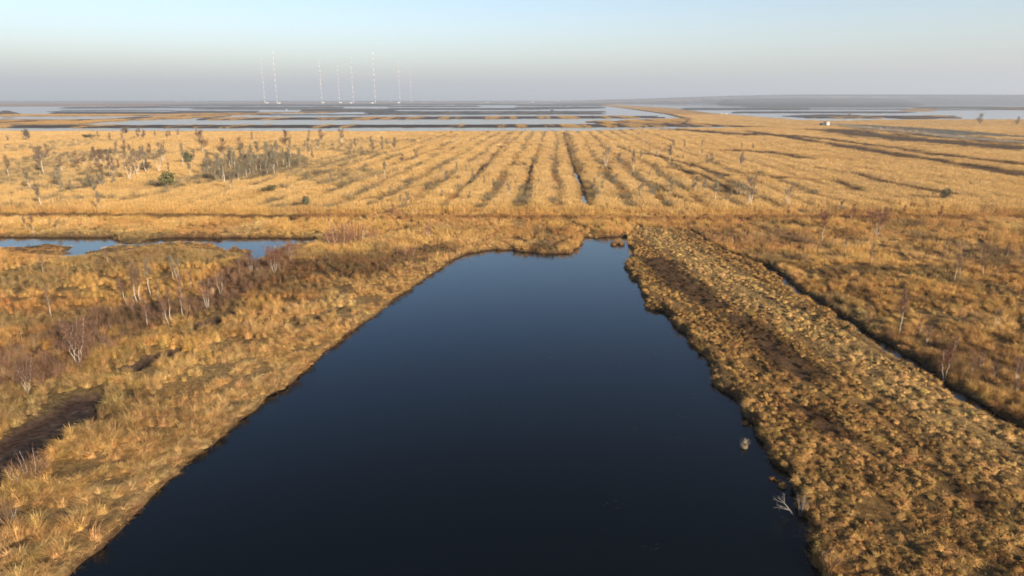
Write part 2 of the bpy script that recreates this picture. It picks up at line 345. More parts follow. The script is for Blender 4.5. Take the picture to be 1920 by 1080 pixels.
def bark(m, n, l, p):
    t = n.new('ShaderNodeTexCoord'); mp = n.new('ShaderNodeMapping'); mp.inputs['Scale'].default_value = (1, 1, 3.5); l.new(t.outputs['Object'], mp.inputs[0])
    x = n.new('ShaderNodeTexNoise'); x.inputs['Scale'].default_value = 2.5; x.inputs['Detail'].default_value = 5; l.new(mp.outputs[0], x.inputs['Vector'])
    r = n.new('ShaderNodeValToRGB'); r.color_ramp.elements[0].position = .36; r.color_ramp.elements[0].color = (.07, .05, .04, 1); r.color_ramp.elements[1].position = .46; r.color_ramp.elements[1].color = (.62, .56, .49, 1)
    l.new(x.outputs['Fac'], r.inputs[0]); l.new(r.outputs[0], p.inputs['Base Color']); p.inputs['Roughness'].default_value = .8
M_BARK = mat('birch_bark', bark)
M_DEAD = plain('weathered_wood', (.22, .20, .18), .9, .3, 6)
M_WHITE = plain('white_paint', (.80, .80, .78), .5, .05, .05); M_RED = plain('red_paint', (.50, .31, .28), .5, .1, .05)
M_PEATM = plain('peat', (.05, .032, .022), .95, .35, .3); M_ROOF = plain('pale_roof', (.50, .44, .38), .7, .1, .6); M_DARK = plain('dark_opening', (.03, .03, .035), .6, .2, 1)

# ------------------------------------------------------------------ mesh helpers
def mesh_np(name, V, F, attrs=None, mats=(), fm=None, smooth=False):
    V = np.ascontiguousarray(V, np.float32); F = np.asarray(F)
    me = bpy.data.meshes.new(name); me.vertices.add(len(V)); me.vertices.foreach_set('co', V.ravel())
    k = F.shape[1]; me.loops.add(F.size); me.loops.foreach_set('vertex_index', F.astype(np.int32).ravel())
    me.polygons.add(len(F)); me.polygons.foreach_set('loop_start', np.arange(0, F.size, k, dtype=np.int32))
    if fm is not None: me.polygons.foreach_set('material_index', np.asarray(fm, np.int32))
    for m in mats: me.materials.append(m)
    for nm, a in (attrs or {}).items():
        a = np.asarray(a, np.float32)
        if a.ndim == 1: t = me.attributes.new(nm, 'FLOAT', 'POINT'); t.data.foreach_set('value', a)
        else:
            t = me.attributes.new(nm, 'FLOAT_COLOR', 'POINT'); t.data.foreach_set('color', np.hstack([a, np.ones((len(a), 1), np.float32)]).ravel())
    me.update(calc_edges=True); me.validate()
    if smooth: me.polygons.foreach_set('use_smooth', np.ones(len(F), bool))
    return me

def link(name, me, parent=None, loc=None, **props):
    o = bpy.data.objects.new(name, me); col.objects.link(o)
    if parent: o.parent = parent
    if loc is not None: o.location = loc
    for k, v in props.items(): o[k] = v
    return o

class Geo:
    """collects triangles/quads (as tris) with a per-vertex random"""
    def __init__(s): s.v = []; s.f = []; s.r = []; s.n = 0
    def add(s, V, F, r):
        V = np.asarray(V, float); s.v.append(V); s.f.append(np.asarray(F) + s.n); s.r.append(np.broadcast_to(r, (len(V),))); s.n += len(V)
    def tube(s, pts, r0, r1, k=5, r=.5):
        pts = np.asarray(pts, float); n = len(pts); rad = np.linspace(r0, r1, n); V = []
        for i in range(n):
            t = pts[min(i + 1, n - 1)] - pts[max(i - 1, 0)]; t /= np.linalg.norm(t) + 1e-9
            a = np.cross(t, (1, .1, 0)); a /= np.linalg.norm(a) + 1e-9; b = np.cross(t, a)
            for j in range(k):
                th = 2 * math.pi * j / k; V.append(pts[i] + rad[i] * (math.cos(th) * a + math.sin(th) * b))
        F = []
        for i in range(n - 1):
            for j in range(k):
                a, b = i * k + j, i * k + (j + 1) % k; F += [(a, b, b + k), (a, b + k, a + k)]
        for j in range(1, k - 1): F.append(((n - 1) * k, (n - 1) * k + j, (n - 1) * k + j + 1)); F.append((0, j + 1, j))
        s.add(V, F, r)
    def ribbon(s, pts, w0, w1, side, r=.5):
        pts = np.asarray(pts, float); n = len(pts); w = np.linspace(w0, w1, n)[:, None] / 2; side = np.asarray(side, float)
        V = np.vstack([pts - side * w, pts + side * w]); F = []
        for i in range(n - 1): F += [(i, i + 1, n + i + 1), (i, n + i + 1, n + i)]
        s.add(V, F, r)
    def box(s, c, d, r=.5):
        c = np.asarray(c, float); d = np.asarray(d, float) / 2
        V = [c + d * np.array(q) for q in ((-1,-1,-1),(1,-1,-1),(1,1,-1),(-1,1,-1),(-1,-1,1),(1,-1,1),(1,1,1),(-1,1,1))]
        Q = ((0,3,2,1),(4,5,6,7),(0,1,5,4),(1,2,6,5),(2,3,7,6),(3,0,4,7)); F = []
        for q in Q: F += [(q[0], q[1], q[2]), (q[0], q[2], q[3])]
        s.add(V, F, r)
    def mesh(s, name, m, smooth=False):
        return mesh_np(name, np.vstack(s.v), np.vstack(s.f), {'rnd': np.concatenate(s.r)}, [m], smooth=smooth)

# ------------------------------------------------------------------ the ground sheet and the water
def axis(parts):
    out = []
    for a, b, step in parts: out += list(np.arange(a, b, step))
    return out
ys = axis([(-60, 30, 3), (30, 100, .4), (100, 200, .5)])
y = 200.0; st_ = .6
while y < 700: ys.append(y); y += st_; st_ = min(st_ * 1.012, 3)
while y < 3200: ys.append(y); y += max(3, (y / 800) ** 1.7 * 2.6)
while y < 45000: ys.append(y); y *= 1.05
xr = axis([(0, 75, .42)]); x = 75.0; st_ = .5
while x < 40000: xr.append(x); x += st_; st_ = st_ * 1.0135 if x < 700 else st_ * 1.035
xs = np.array([-v for v in xr[:0:-1]] + xr); ys = np.array(ys)
XX, YY = np.meshgrid(xs, ys); Z, Cc, dW, info = fields(XX.ravel(), YY.ravel())
nx, ny = len(xs), len(ys); i = np.arange(ny - 1)[:, None] * nx + np.arange(nx - 1)[None]
F = np.stack([i, i + 1, i + nx + 1, i + nx], -1).reshape(-1, 4)
print('ground', nx, ny, nx * ny)
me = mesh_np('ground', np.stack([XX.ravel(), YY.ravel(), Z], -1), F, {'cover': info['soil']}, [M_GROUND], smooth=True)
link('ground', me, kind='structure')
wm = mesh_np('water', np.array([(-42000, -50, 0), (42000, -50, 0), (42000, 44000, 0), (-42000, 44000, 0)]), [(0, 1, 2, 3)], None, [M_WATER])
link('water', wm, kind='structure')

# ------------------------------------------------------------------ vegetation too many to count: instanced tufts
def proto(name, g, m):                       # a tuft shape used only by the scatter nodes
    return bpy.data.objects.new(name, g.mesh(name, m))

def tuft(name, seed, n, h, r0, spread, droop, w, m=M_GRASS, az0=None, flat=0):
    q = np.random.default_rng(seed); g = Geo()
    for k in range(n):
        a = q.uniform(0, 2 * math.pi); rr = r0 * math.sqrt(q.random()); hh = h * q.uniform(.55, 1.1); s = spread * q.uniform(.2, 1.1)
        b = np.array([math.cos(a) * rr, math.sin(a) * rr, -.12]); a2 = a + q.normal(0, .7)
        if az0 is not None: a2 = az0 + q.normal(0, .8)
        t = np.linspace(0, 1, 4)
        P = b + np.stack([math.cos(a2) * s * t ** 1.6, math.sin(a2) * s * t ** 1.6, hh * (t - droop * t * t * q.uniform(.4, 1.2))], -1)
        sd = q.uniform(0, 2 * math.pi); side = (math.cos(sd), math.sin(sd), 0)
        g.ribbon(P, w, w * .35, side, q.random())
    return proto(name, g, m)

def clod(name, seed, R0, h, nb):             # collapsed tussock: lumpy mat with short bent blades
    q = np.random.default_rng(seed); g = Geo(); nu, nv = 12, 5; V = [(0, 0, h)]; ph = q.uniform(0, 6, 3)
    for i_ in range(1, nv + 1):
        for j in range(nu):
            a = 2 * math.pi * j / nu; rr = R0 * i_ / nv * (1 + .28 * math.sin(2 * a + ph[0]) + .18 * math.sin(3 * a + ph[1]) + q.normal(0, .07))
            z = h * (1 - (i_ / nv) ** 2.4) + q.normal(0, h * .26) - .08 * (i_ == nv); V.append((math.cos(a) * rr, math.sin(a) * rr, z))
    F_ = [(0, 1 + j, 1 + (j + 1) % nu) for j in range(nu)]
    for i_ in range(nv - 1):
        for j in range(nu):
            a, b = 1 + i_ * nu + j, 1 + i_ * nu + (j + 1) % nu; F_ += [(a, a + nu, b + nu), (a, b + nu, b)]
    g.add(V, F_, q.uniform(.2, .5, len(V)))
    for k in range(nb):
        a = q.uniform(0, 2 * math.pi); rr = R0 * q.uniform(0, .9); t = np.linspace(0, 1, 3); s = q.uniform(.2, .5); hh = h * q.uniform(.3, 1.3)
        a2 = a + q.normal(0, .6)
        P = np.array([math.cos(a) * rr, math.sin(a) * rr, h * (1 - (rr / R0) ** 2.4) * .85]) + np.stack([math.cos(a2) * s * t, math.sin(a2) * s * t, hh * (t - 1.1 * t * t)], -1)
        g.ribbon(P, .035, .015, (-math.sin(a2), math.cos(a2), 0), q.random())
    return proto(name, g, M_GRASS)

def twigbush(name, seed, n, h, w, tw=.03):
    q = np.random.default_rng(seed); g = Geo()
    for k in range(n):
        a = q.uniform(0, 2 * math.pi); s = w * math.sqrt(q.random()); b = np.array([math.cos(a) * s * .35, math.sin(a) * s * .35, -.1]); hh = h * q.uniform(.5, 1.1)
        e = np.array([math.cos(a) * s, math.sin(a) * s, hh]); mid_ = (b + e) / 2 + q.normal(0, .08, 3) * h; sd = q.uniform(0, 3.14)
        g.ribbon([b, mid_, e], tw, tw * .4, (math.cos(sd), math.sin(sd), 0), q.random())
        for _ in range(3):
            t = q.uniform(.3, .95); p0 = b + (e - b) * t; p1 = p0 + np.array([q.normal(0, .16), q.normal(0, .16), q.uniform(.1, .3)]) * h
            g.ribbon([p0, p1], tw * .7, tw * .3, (math.sin(sd), math.cos(sd), 0), q.random())
    return proto(name, g, M_TWIGSTUFF)

def scatter_object(name, pts, rot, scl, tint, protos, m, **props):
    me = bpy.data.meshes.new(name); me.vertices.add(len(pts)); me.vertices.foreach_set('co', np.asarray(pts, np.float32).ravel())
    for nm, a in (('rot', rot), ('scl', scl), ('tint', tint)):
        t = me.attributes.new(nm, 'FLOAT_VECTOR', 'POINT'); t.data.foreach_set('vector', np.asarray(a, np.float32).ravel())
    t = me.attributes.new('pick', 'INT', 'POINT'); t.data.foreach_set('value', rng.integers(0, len(protos), len(pts)).astype(np.int32))
    me.materials.append(m)
    o = link(name, me, kind='stuff', **props)
    ng = bpy.data.node_groups.new(name + '_scatter', 'GeometryNodeTree')
    ng.interface.new_socket('Geometry', in_out='INPUT', socket_type='NodeSocketGeometry'); ng.interface.new_socket('Geometry', in_out='OUTPUT', socket_type='NodeSocketGeometry')
    N, L = ng.nodes, ng.links; gi = N.new('NodeGroupInput'); go = N.new('NodeGroupOutput'); jn = N.new('GeometryNodeJoinGeometry'); ip = N.new('GeometryNodeInstanceOnPoints')
    for p in protos:
        oi = N.new('GeometryNodeObjectInfo'); oi.inputs['Object'].default_value = p; oi.inputs['As Instance'].default_value = True; L.new(oi.outputs['Geometry'], jn.inputs[0])
    def na(nm, t):
        a = N.new('GeometryNodeInputNamedAttribute'); a.data_type = t; a.inputs['Name'].default_value = nm; return a.outputs['Attribute']
    er = N.new('FunctionNodeEulerToRotation'); L.new(na('rot', 'FLOAT_VECTOR'), er.inputs[0])
    ip.inputs['Pick Instance'].default_value = True
    L.new(gi.outputs[0], ip.inputs['Points']); L.new(jn.outputs[0], ip.inputs['Instance']); L.new(na('pick', 'INT'), ip.inputs['Instance Index'])
    L.new(er.outputs[0], ip.inputs['Rotation']); L.new(na('scl', 'FLOAT_VECTOR'), ip.inputs['Scale']); L.new(ip.outputs[0], go.inputs[0])
    md = o.modifiers.new('scatter', 'NODES'); md.node_group = ng
    return o

def cloud(y0, y1, sp_, seed, k=.86, pad=14):
    q = np.random.default_rng(seed); yy = np.arange(y0, y1, sp_); xm = k * y1 + pad; xx = np.arange(-xm, xm, sp_)
    A, B = np.meshgrid(xx, yy); A = A.ravel() + q.uniform(-.5, .5, A.size) * sp_; B = B.ravel() + q.uniform(-.5, .5, B.size) * sp_
    m = np.abs(A) < k * B + pad; return A[m], B[m]

def near_pts():
    P = []
    for y0, y1, s in ((24, 60, .42), (60, 90, .48), (90, 130, .58), (130, 185, .72)):
        a, b = cloud(y0, y1, s, int(y0)); P.append((a, b))
    return np.concatenate([p[0] for p in P]), np.concatenate([p[1] for p in P])

ax, ay = near_pts(); az_, ac, ad, inf = fields(ax, ay)
q = np.random.default_rng(99)
bank = inf['bank'] > .5
wet = ad < .12; pit = inf['pit'] < .35; lum = ac.mean(1)
gaps = fbm(ax / 1.7, ay / 1.7, 91, 3)
keep_g = ~wet & ~pit & ~bank & ((gaps > .36) | (ad < 1.5)) & ((lum > .10) | (q.random(len(ax)) < .35))
def emit(name, m, protos, sbase, zoff=-.05, tilt=.12, tintmul=1.0, mt=M_GRASS, hmul=None):
    n = m.sum(); pos = np.stack([ax[m], ay[m], az_[m] + zoff], -1); r = np.stack([q.normal(0, tilt, n), q.normal(0, tilt, n), q.uniform(0, 6.28, n)], -1)
    s = q.uniform(.7, 1.3, n) * sbase; sh = s * q.uniform(.75, 1.2, n)
    if hmul is not None: sh = sh * hmul[m]
    t = ac[m] * 1.12 * q.uniform(.8, 1.22, (n, 1)) * tintmul * (1 + q.normal(0, .04, (n, 3)))
    print(name, n)
    return scatter_object(name, pos, r, np.stack([s, s, sh], -1), np.clip(t, .01, .8), protos, mt)
def tussock(name, seed, R0, h, n, lean, m=M_GRASS, w=.024):       # an old grass tussock: a matted stool with a fountain of long blades
    q = np.random.default_rng(seed); g = Geo(); nu, nv = 10, 4; V = [(0, 0, h * .22)]
    for i_ in range(1, nv + 1):
        for j in range(nu): a = 2 * math.pi * j / nu; t = i_ / nv; V.append((math.cos(a) * R0 * t * q.uniform(.8, 1.15), math.sin(a) * R0 * t * q.uniform(.8, 1.15), h * .22 * (1 - t ** 2.2) * q.uniform(.85, 1.1) - .1 * (i_ == nv)))
    F_ = [(0, 1 + j, 1 + (j + 1) % nu) for j in range(nu)]
    for i_ in range(nv - 1):
        for j in range(nu): a, b = 1 + i_ * nu + j, 1 + i_ * nu + (j + 1) % nu; F_ += [(a, a + nu, b + nu), (a, b + nu, b)]
    g.add(V, F_, q.uniform(-.5, .1, len(V))); la = q.uniform(0, 6.28)
    for k in range(n):
        a = q.uniform(0, 6.28); rr = R0 * .8 * math.sqrt(q.random()); t = np.linspace(0, 1, 5); hh = h * q.uniform(.55, 1.15); s_ = h * q.uniform(.1, .75)
        a2 = a + q.normal(0, .4); d = np.array([math.cos(a2) * s_ + math.cos(la) * lean, math.sin(a2) * s_ + math.sin(la) * lean])
        P = np.array([math.cos(a) * rr, math.sin(a) * rr, h * .12 * (1 - (rr / R0) ** 2)]) + np.stack([d[0] * t ** 1.7, d[1] * t ** 1.7, hh * (t - q.uniform(.2, .75) * t * t)], -1)
        g.ribbon(P, w, w * .4, (-math.sin(a2), math.cos(a2), 0), q.random())
    return proto(name, g, m)
T_TUS = [tussock('tussock_shape', 10 + k, .42, .95, 120, .3) for k in range(6)]
T_NEAR = [tuft('grass_tuft', 20 + k, 30, .5, .18, .5, .6, .024) for k in range(4)]
tall = .6 + .95 * fbm(ax / 6, ay / 6, 92)
shore = ss(14, 2, ad) * (ax < 0)
tall = tall * (1 - .35 * shore)
low_ = inside(ax, ay, CHAN_LOW)
tall = np.where(low_, .3, tall)
hol = fbm(ax / 2.6, ay / 2.6, 97, 3)                            # hollows between the tussocks
rgt = (ax > 0)
o = emit('meadow_grass', keep_g & (ay < 125) & (hol > .38) & (q.random(len(ax)) < .5), T_TUS, 1.0, hmul=tall, tilt=.14)
o = emit('short_grass', keep_g & (ay < 125) & (q.random(len(ax)) < .7), T_NEAR, .95, hmul=tall)
T_MID = [tussock('reed_shape', 30 + k, .5, 1.0, 80, .12, w=.034) for k in range(2)] + [tuft('reed_shape', 36 + k, 60, 1.05, .6, .4, .15, .032) for k in range(5)]
o = emit('meadow_reeds', keep_g & (ay >= 125) & ((hol > .36) | (q.random(len(ax)) < .25)) & (q.random(len(ax)) < np.where(low_, .35, .75)), T_MID, .95, hmul=tall)
B_CL = [clod('grass_clod', 40 + k, .27, .22, 60) for k in range(6)] + [clod('grass_clod', 46 + k, .42, .20, 90) for k in range(3)]
Bu = ax * .80 + ay * .60; Bv = ax * -.60 + ay * .80            # the mower went along the bank
def along(a, b, sd):                                           # noise drawn out along the shore line
    k = lined(ax, ay, STRAW, 200); return fbm(k / a, ay / b, sd, 3)
bgap = fbm(ax / 1.1, ay / 1.1, 93, 3); brow = along(1.4, 14, 98)
emit('mown_tussocks', bank & ~wet & (bgap > .44) & (brow > .33) & (q.random(len(ax)) > inf['stw'] * .35) & ((ac.mean(1) > .12) | (q.random(len(ax)) < .3)), B_CL, .88, zoff=-.04, tilt=.3, hmul=.6 + 1.1 * fbm(ax / 2.2, ay / 2.2, 99))
emit('mown_straw', bank & ~wet & (q.random(len(ax)) < .6 + .4 * inf['stw']), [tuft('straw_wisp', 120 + k, 34, .36, .26, .34, .5, .028) for k in range(4)], 1.0, tilt=.25, tintmul=1.12)
shm = (ad > -.35) & (ad < .55) & (ay < 175) & (q.random(len(ax)) < np.where(ad < .05, .28, .8)) & (fbm(ax / 2, ay / 2, 151, 2) > .4)
az_s = np.maximum(az_, -.05); ac_keep = ac; ac = np.where((ad < .3)[:, None], np.array([[.46, .29, .12]]) * q.uniform(.6, 1.15, (len(ax), 1)), ac); az_keep = az_; az_ = az_s
emit('shore_grass', shm, [tuft('shore_tuft', 160 + k, 34, .55, .16, .65, .75, .022) for k in range(4)], 1.0, zoff=.0, tilt=.2, hmul=np.where(low_, .35, .9))
ac = ac_keep; az_ = az_keep
# scrub: birch seedlings and heather standing as one low mass
sm = ((inf['scrub'] > .35) | ((ax > 0) & (ac[:, 0] < .26) & (ac[:, 0] / (ac[:, 2] + .001) < 4.2) & ~bank)) & ~wet & ~pit
sm &= (q.random(len(ax)) < np.where(ax < 0, .26, .12)) & (fbm(ax / 4.5, ay / 4.5, 96, 3) > .49)
T_SC = [twigbush('scrub_twig', 50 + k, 26, 1.5, .55) for k in range(5)]
n = sm.sum(); pos = np.stack([ax[sm], ay[sm], az_[sm]], -1); s = q.uniform(.5, 1.25, n)
tt = np.array([.185, .108, .07]) * q.uniform(.6, 1.5, (n, 1)) * np.where(q.random((n, 1)) < .25, np.array([[1.2, 1.35, 1.1]]), 1)
scatter_object('birch_scrub', pos, np.stack([s * 0, s * 0, q.uniform(0, 6.28, n)], -1), np.stack([s, s, s], -1), tt, T_SC, M_TWIGSTUFF)
print('scrub', n)
# middle and far field
P = [cloud(y0, y1, s, int(y0) + 5, .84, 25) for y0, y1, s in ((185, 260, 1.0), (260, 400, 1.5), (400, 800, 2.6))]
ax = np.concatenate([p[0] for p in P]); ay = np.concatenate([p[1] for p in P]); az_, ac, ad, inf = fields(ax, ay); lum = ac.mean(1)
ok = (ad > .2) & ~inf['far'] & ((inf['bare'] < .4) | (q.random(len(ax)) < .05)) & ((lum > .15) | (q.random(len(ax)) < .06)) & (fbm(ax / 5, ay / 5, 94) > .3)
T_FAR = [tuft('reed_clump', 60 + k, 46, 1.15, .9, .5, .15, .07) for k in range(5)]
dist = np.clip(ay / 260, 1, 1.9)
tall = (.5 + .8 * fbm(ax / 9, ay / 14, 95)) * (1 - .32 * inf['low']) * (1 + .35 * ss(210, 196, ay))
n = ok.sum(); pos = np.stack([ax[ok], ay[ok], az_[ok] - .05], -1); s = q.uniform(.75, 1.25, n) * dist[ok]; sh = q.uniform(.85, 1.25, n) * tall[ok] * 1.3
scatter_object('reed_field', pos, np.stack([q.normal(0, .08, n), q.normal(0, .08, n), q.uniform(0, 6.28, n)], -1), np.stack([s, s, sh], -1), ac[ok] * q.uniform(.85, 1.18, (n, 1)), T_FAR, M_GRASS)
print('far', n)

T_UG = [twigbush('thicket_shape', 140 + k, 34, 1.8, 1.1, .045) for k in range(4)]
ug = ok & ((ss(2, -4, sdf(ax, ay, STAND)) > .3) & (q.random(len(ax)) < .5) | (inf['low'] > .5) & (fbm(ax / 5, ay / 9, 131) > .53) & (q.random(len(ax)) < .26) | (inf['lf'] > .4) & (q.random(len(ax)) < .13))
n = ug.sum(); s = q.uniform(.6, 1.3, n); pos = np.stack([ax[ug], ay[ug], az_[ug]], -1)
scatter_object('wet_thicket', pos, np.stack([s * 0, s * 0, q.uniform(0, 6.28, n)], -1), np.stack([s * 1.2, s * 1.2, s], -1), np.array([.21, .165, .095]) * q.uniform(.6, 1.3, (n, 1)), T_UG, M_TWIGSTUFF); print('thicket', n)
P = [cloud(y0, y1, s_, int(y0) + 9, .9, 60) for y0, y1, s_ in ((560, 1500, 5), (1500, 4200, 14))]
ax = np.concatenate([p[0] for p in P]); ay = np.concatenate([p[1] for p in P]); az_, ac, ad, inf = fields(ax, ay)
ok = (az_ > .2) & (ac[:, 0] > .2) & (inf['bare'] < .4) & (inf['far'] | (ay > 800)); n = ok.sum(); s = q.uniform(.8, 1.3, n) * np.where(ay[ok] > 1500, 7.5, 3.2)
scatter_object('far_reeds', np.stack([ax[ok], ay[ok], az_[ok] - .2], -1), np.stack([s * 0, s * 0, q.uniform(0, 6.28, n)], -1), np.stack([s, s, q.uniform(.8, 1.4, n)], -1), ac[ok] * q.uniform(.85, 1.15, (n, 1)), T_FAR, M_GRASS); print('far reeds', n)

# ------------------------------------------------------------------ trees and shrubs
def ground_z(x, y): return float(fields(np.array([x]), np.array([y]))[0][0])

def tree_empty(kind, x, y, z, rz=0, **pr):
    o = bpy.data.objects.new(kind, None); o.empty_display_size = .5; col.objects.link(o); o.location = (x, y, z); o.rotation_euler = (0, 0, rz)
    for k, v in pr.items():
        if v: o[k] = v
    return o

def birch_meshes(seed, stems, h=8.0, spread=.12, rad=.10, twigs=330, lean=0., crown=(.35, 1.0), width=1.25, tw=1.0):
    width *= 1.15; twigs = int(twigs * 1.5)
    """trunk mesh (stems and limbs) and crown mesh (fine twigs)"""
    q = np.random.default_rng(seed); T = Geo(); Cw = Geo(); sk = []
    for k in range(stems):
        a = 2 * math.pi * (k + q.uniform(-.2, .2)) / max(stems, 1) if stems > 1 else q.uniform(0, 6.28)
        hh = h * (q.uniform(.75, 1.0) if k else 1.0); out = spread * h * (q.uniform(.6, 1.3) if stems > 1 else .2)
        tp = np.array([math.cos(a) * out + lean * h, math.sin(a) * out * .6, hh]); P = []; wv = q.normal(0, .02, (9, 2)) * h
        for t in np.linspace(0, 1, 9):
            P.append([tp[0] * t ** .9 + wv[int(t * 8)][0] * math.sin(t * 3), tp[1] * t ** .9 + wv[int(t * 8)][1] * math.sin(t * 3), -.25 + (hh + .25) * t])
        P = np.array(P); r = rad * (1 if k == 0 else q.uniform(.6, .9)); T.tube(P, r, r * .18, 6); sk.append((P, hh, r))
        for j in range(int(16 / math.sqrt(stems))):
            t = q.uniform(crown[0], .92); p0 = P[0] + (P[-1] - P[0]) * 0; f = t * 8; i0 = int(f); p0 = P[i0] * (1 - f + i0) + P[min(i0 + 1, 8)] * (f - i0)
            a2 = q.uniform(0, 6.28); L = width * (1.15 - t) * q.uniform(.7, 1.3); e = p0 + np.array([math.cos(a2) * L, math.sin(a2) * L, L * q.uniform(.7, 1.5)])
            Cw.tube([p0, (p0 + e) / 2 + [0, 0, -.06 * L], e], r * .28, r * .08, 3, .75); sk.append((np.array([p0, e]), None, 0))
    br = [s_ for s_ in sk if s_[1] is None]
    for k in range(twigs):
        P, hh, r = br[q.integers(len(br))] if (q.random() < .8 and br) else sk[0]
        t = q.random() ** .7 if hh is None else q.uniform(crown[0], 1); p0 = P[0] + (P[-1] - P[0]) * t
        L = q.uniform(.5, 1.1); d = q.normal(0, .5, 3); d[2] = abs(d[2]) * .8 + .2; p1 = p0 + d * L * .8; p2 = p1 + d * L * .5 + np.array([0, 0, -.15 * L])
        sd = q.uniform(0, 3.14); Cw.ribbon([p0, p1, p2], .035 * tw, .014 * tw, (math.cos(sd), math.sin(sd), 0), q.random())
        for _ in range(2):
            e = p1 + q.normal(0, .28, 3) + [0, 0, .1]; Cw.ribbon([p1, e], .028 * tw, .012 * tw, (math.sin(sd), math.cos(sd), 0), q.random())
    return T.mesh('trunk', M_BARK), Cw.mesh('crown', M_CROWN)

def birch_set(tw, rk):
    return {'slim': birch_meshes(1, 1, rad=.085 * rk, crown=(.4, 1), width=1.0, twigs=260, tw=tw), 'slim2': birch_meshes(2, 1, rad=.10 * rk, crown=(.45, 1), tw=tw), 'full': birch_meshes(3, 1, rad=.09 * rk, crown=(.15, 1), width=1.8, twigs=620, tw=tw),
      'lean': birch_meshes(4, 1, rad=.12 * rk, lean=-.22, crown=(.5, 1), tw=tw), 'twin': birch_meshes(5, 2, spread=.13, rad=.10 * rk, crown=(.35, 1), tw=tw), 'triple': birch_meshes(6, 3, spread=.16, rad=.085 * rk, twigs=460, tw=tw),
      'fan': birch_meshes(7, 5, spread=.17, rad=.048 * rk, twigs=620, crown=(.35, 1), width=1.3, tw=tw), 'stub': birch_meshes(8, 1, rad=.14 * rk, twigs=70, crown=(.6, 1), width=.8, tw=tw)}
BK = birch_set(1.0, .8); BKF = birch_set(1.25, 1.1)          # near and far builds: far trees are older and coarser
BH = {k: 8.0 * (1.0 if k == 'stub' else 1.06) for k in BK}
BROWN_T, GREY_T, OLIVE_T, PURPLE_T, RED_T = (.185, .12, .075), (.195, .155, .11), (.225, .19, .125), (.185, .11, .075), (.215, .105, .066)

def place(px, py, hpx, kind, label, tint=BROWN_T, group=None, cat='tree', name='birch_tree', flip=1, wide=1.0):
    x, y = G(px, py, .6); z = ground_z(x, y); s = (hpx * depth(x, y, z) / FPX / cp + (.7 if y > 190 else .2)) / BH[kind]
    o = tree_empty(name, x, y, z, 0, label=label, category=cat, group=group)
    rz = 0 if kind in ('lean', 'twin', 'triple', 'fan') else random.Random(int(px * 7 + py)).uniform(0, 6.28)
    o.rotation_euler = (0, 0, rz); o.scale = (s * flip * wide, s * wide, s)
    thick = min(1.9, max(1.0, .62 / max(s, .2) * 1.0 if y < 160 else 1.15 / max(s, .25)))
    for nm, me in zip(('trunk', 'crown'), (BK if y < 165 else BKF)[kind]):
        c_ = bpy.data.objects.new(nm, me); col.objects.link(c_); c_.parent = o
        c_.color = (*[v * random.Random(int(px + py * 3)).uniform(.85, 1.2) for v in tint], 1)
    return o

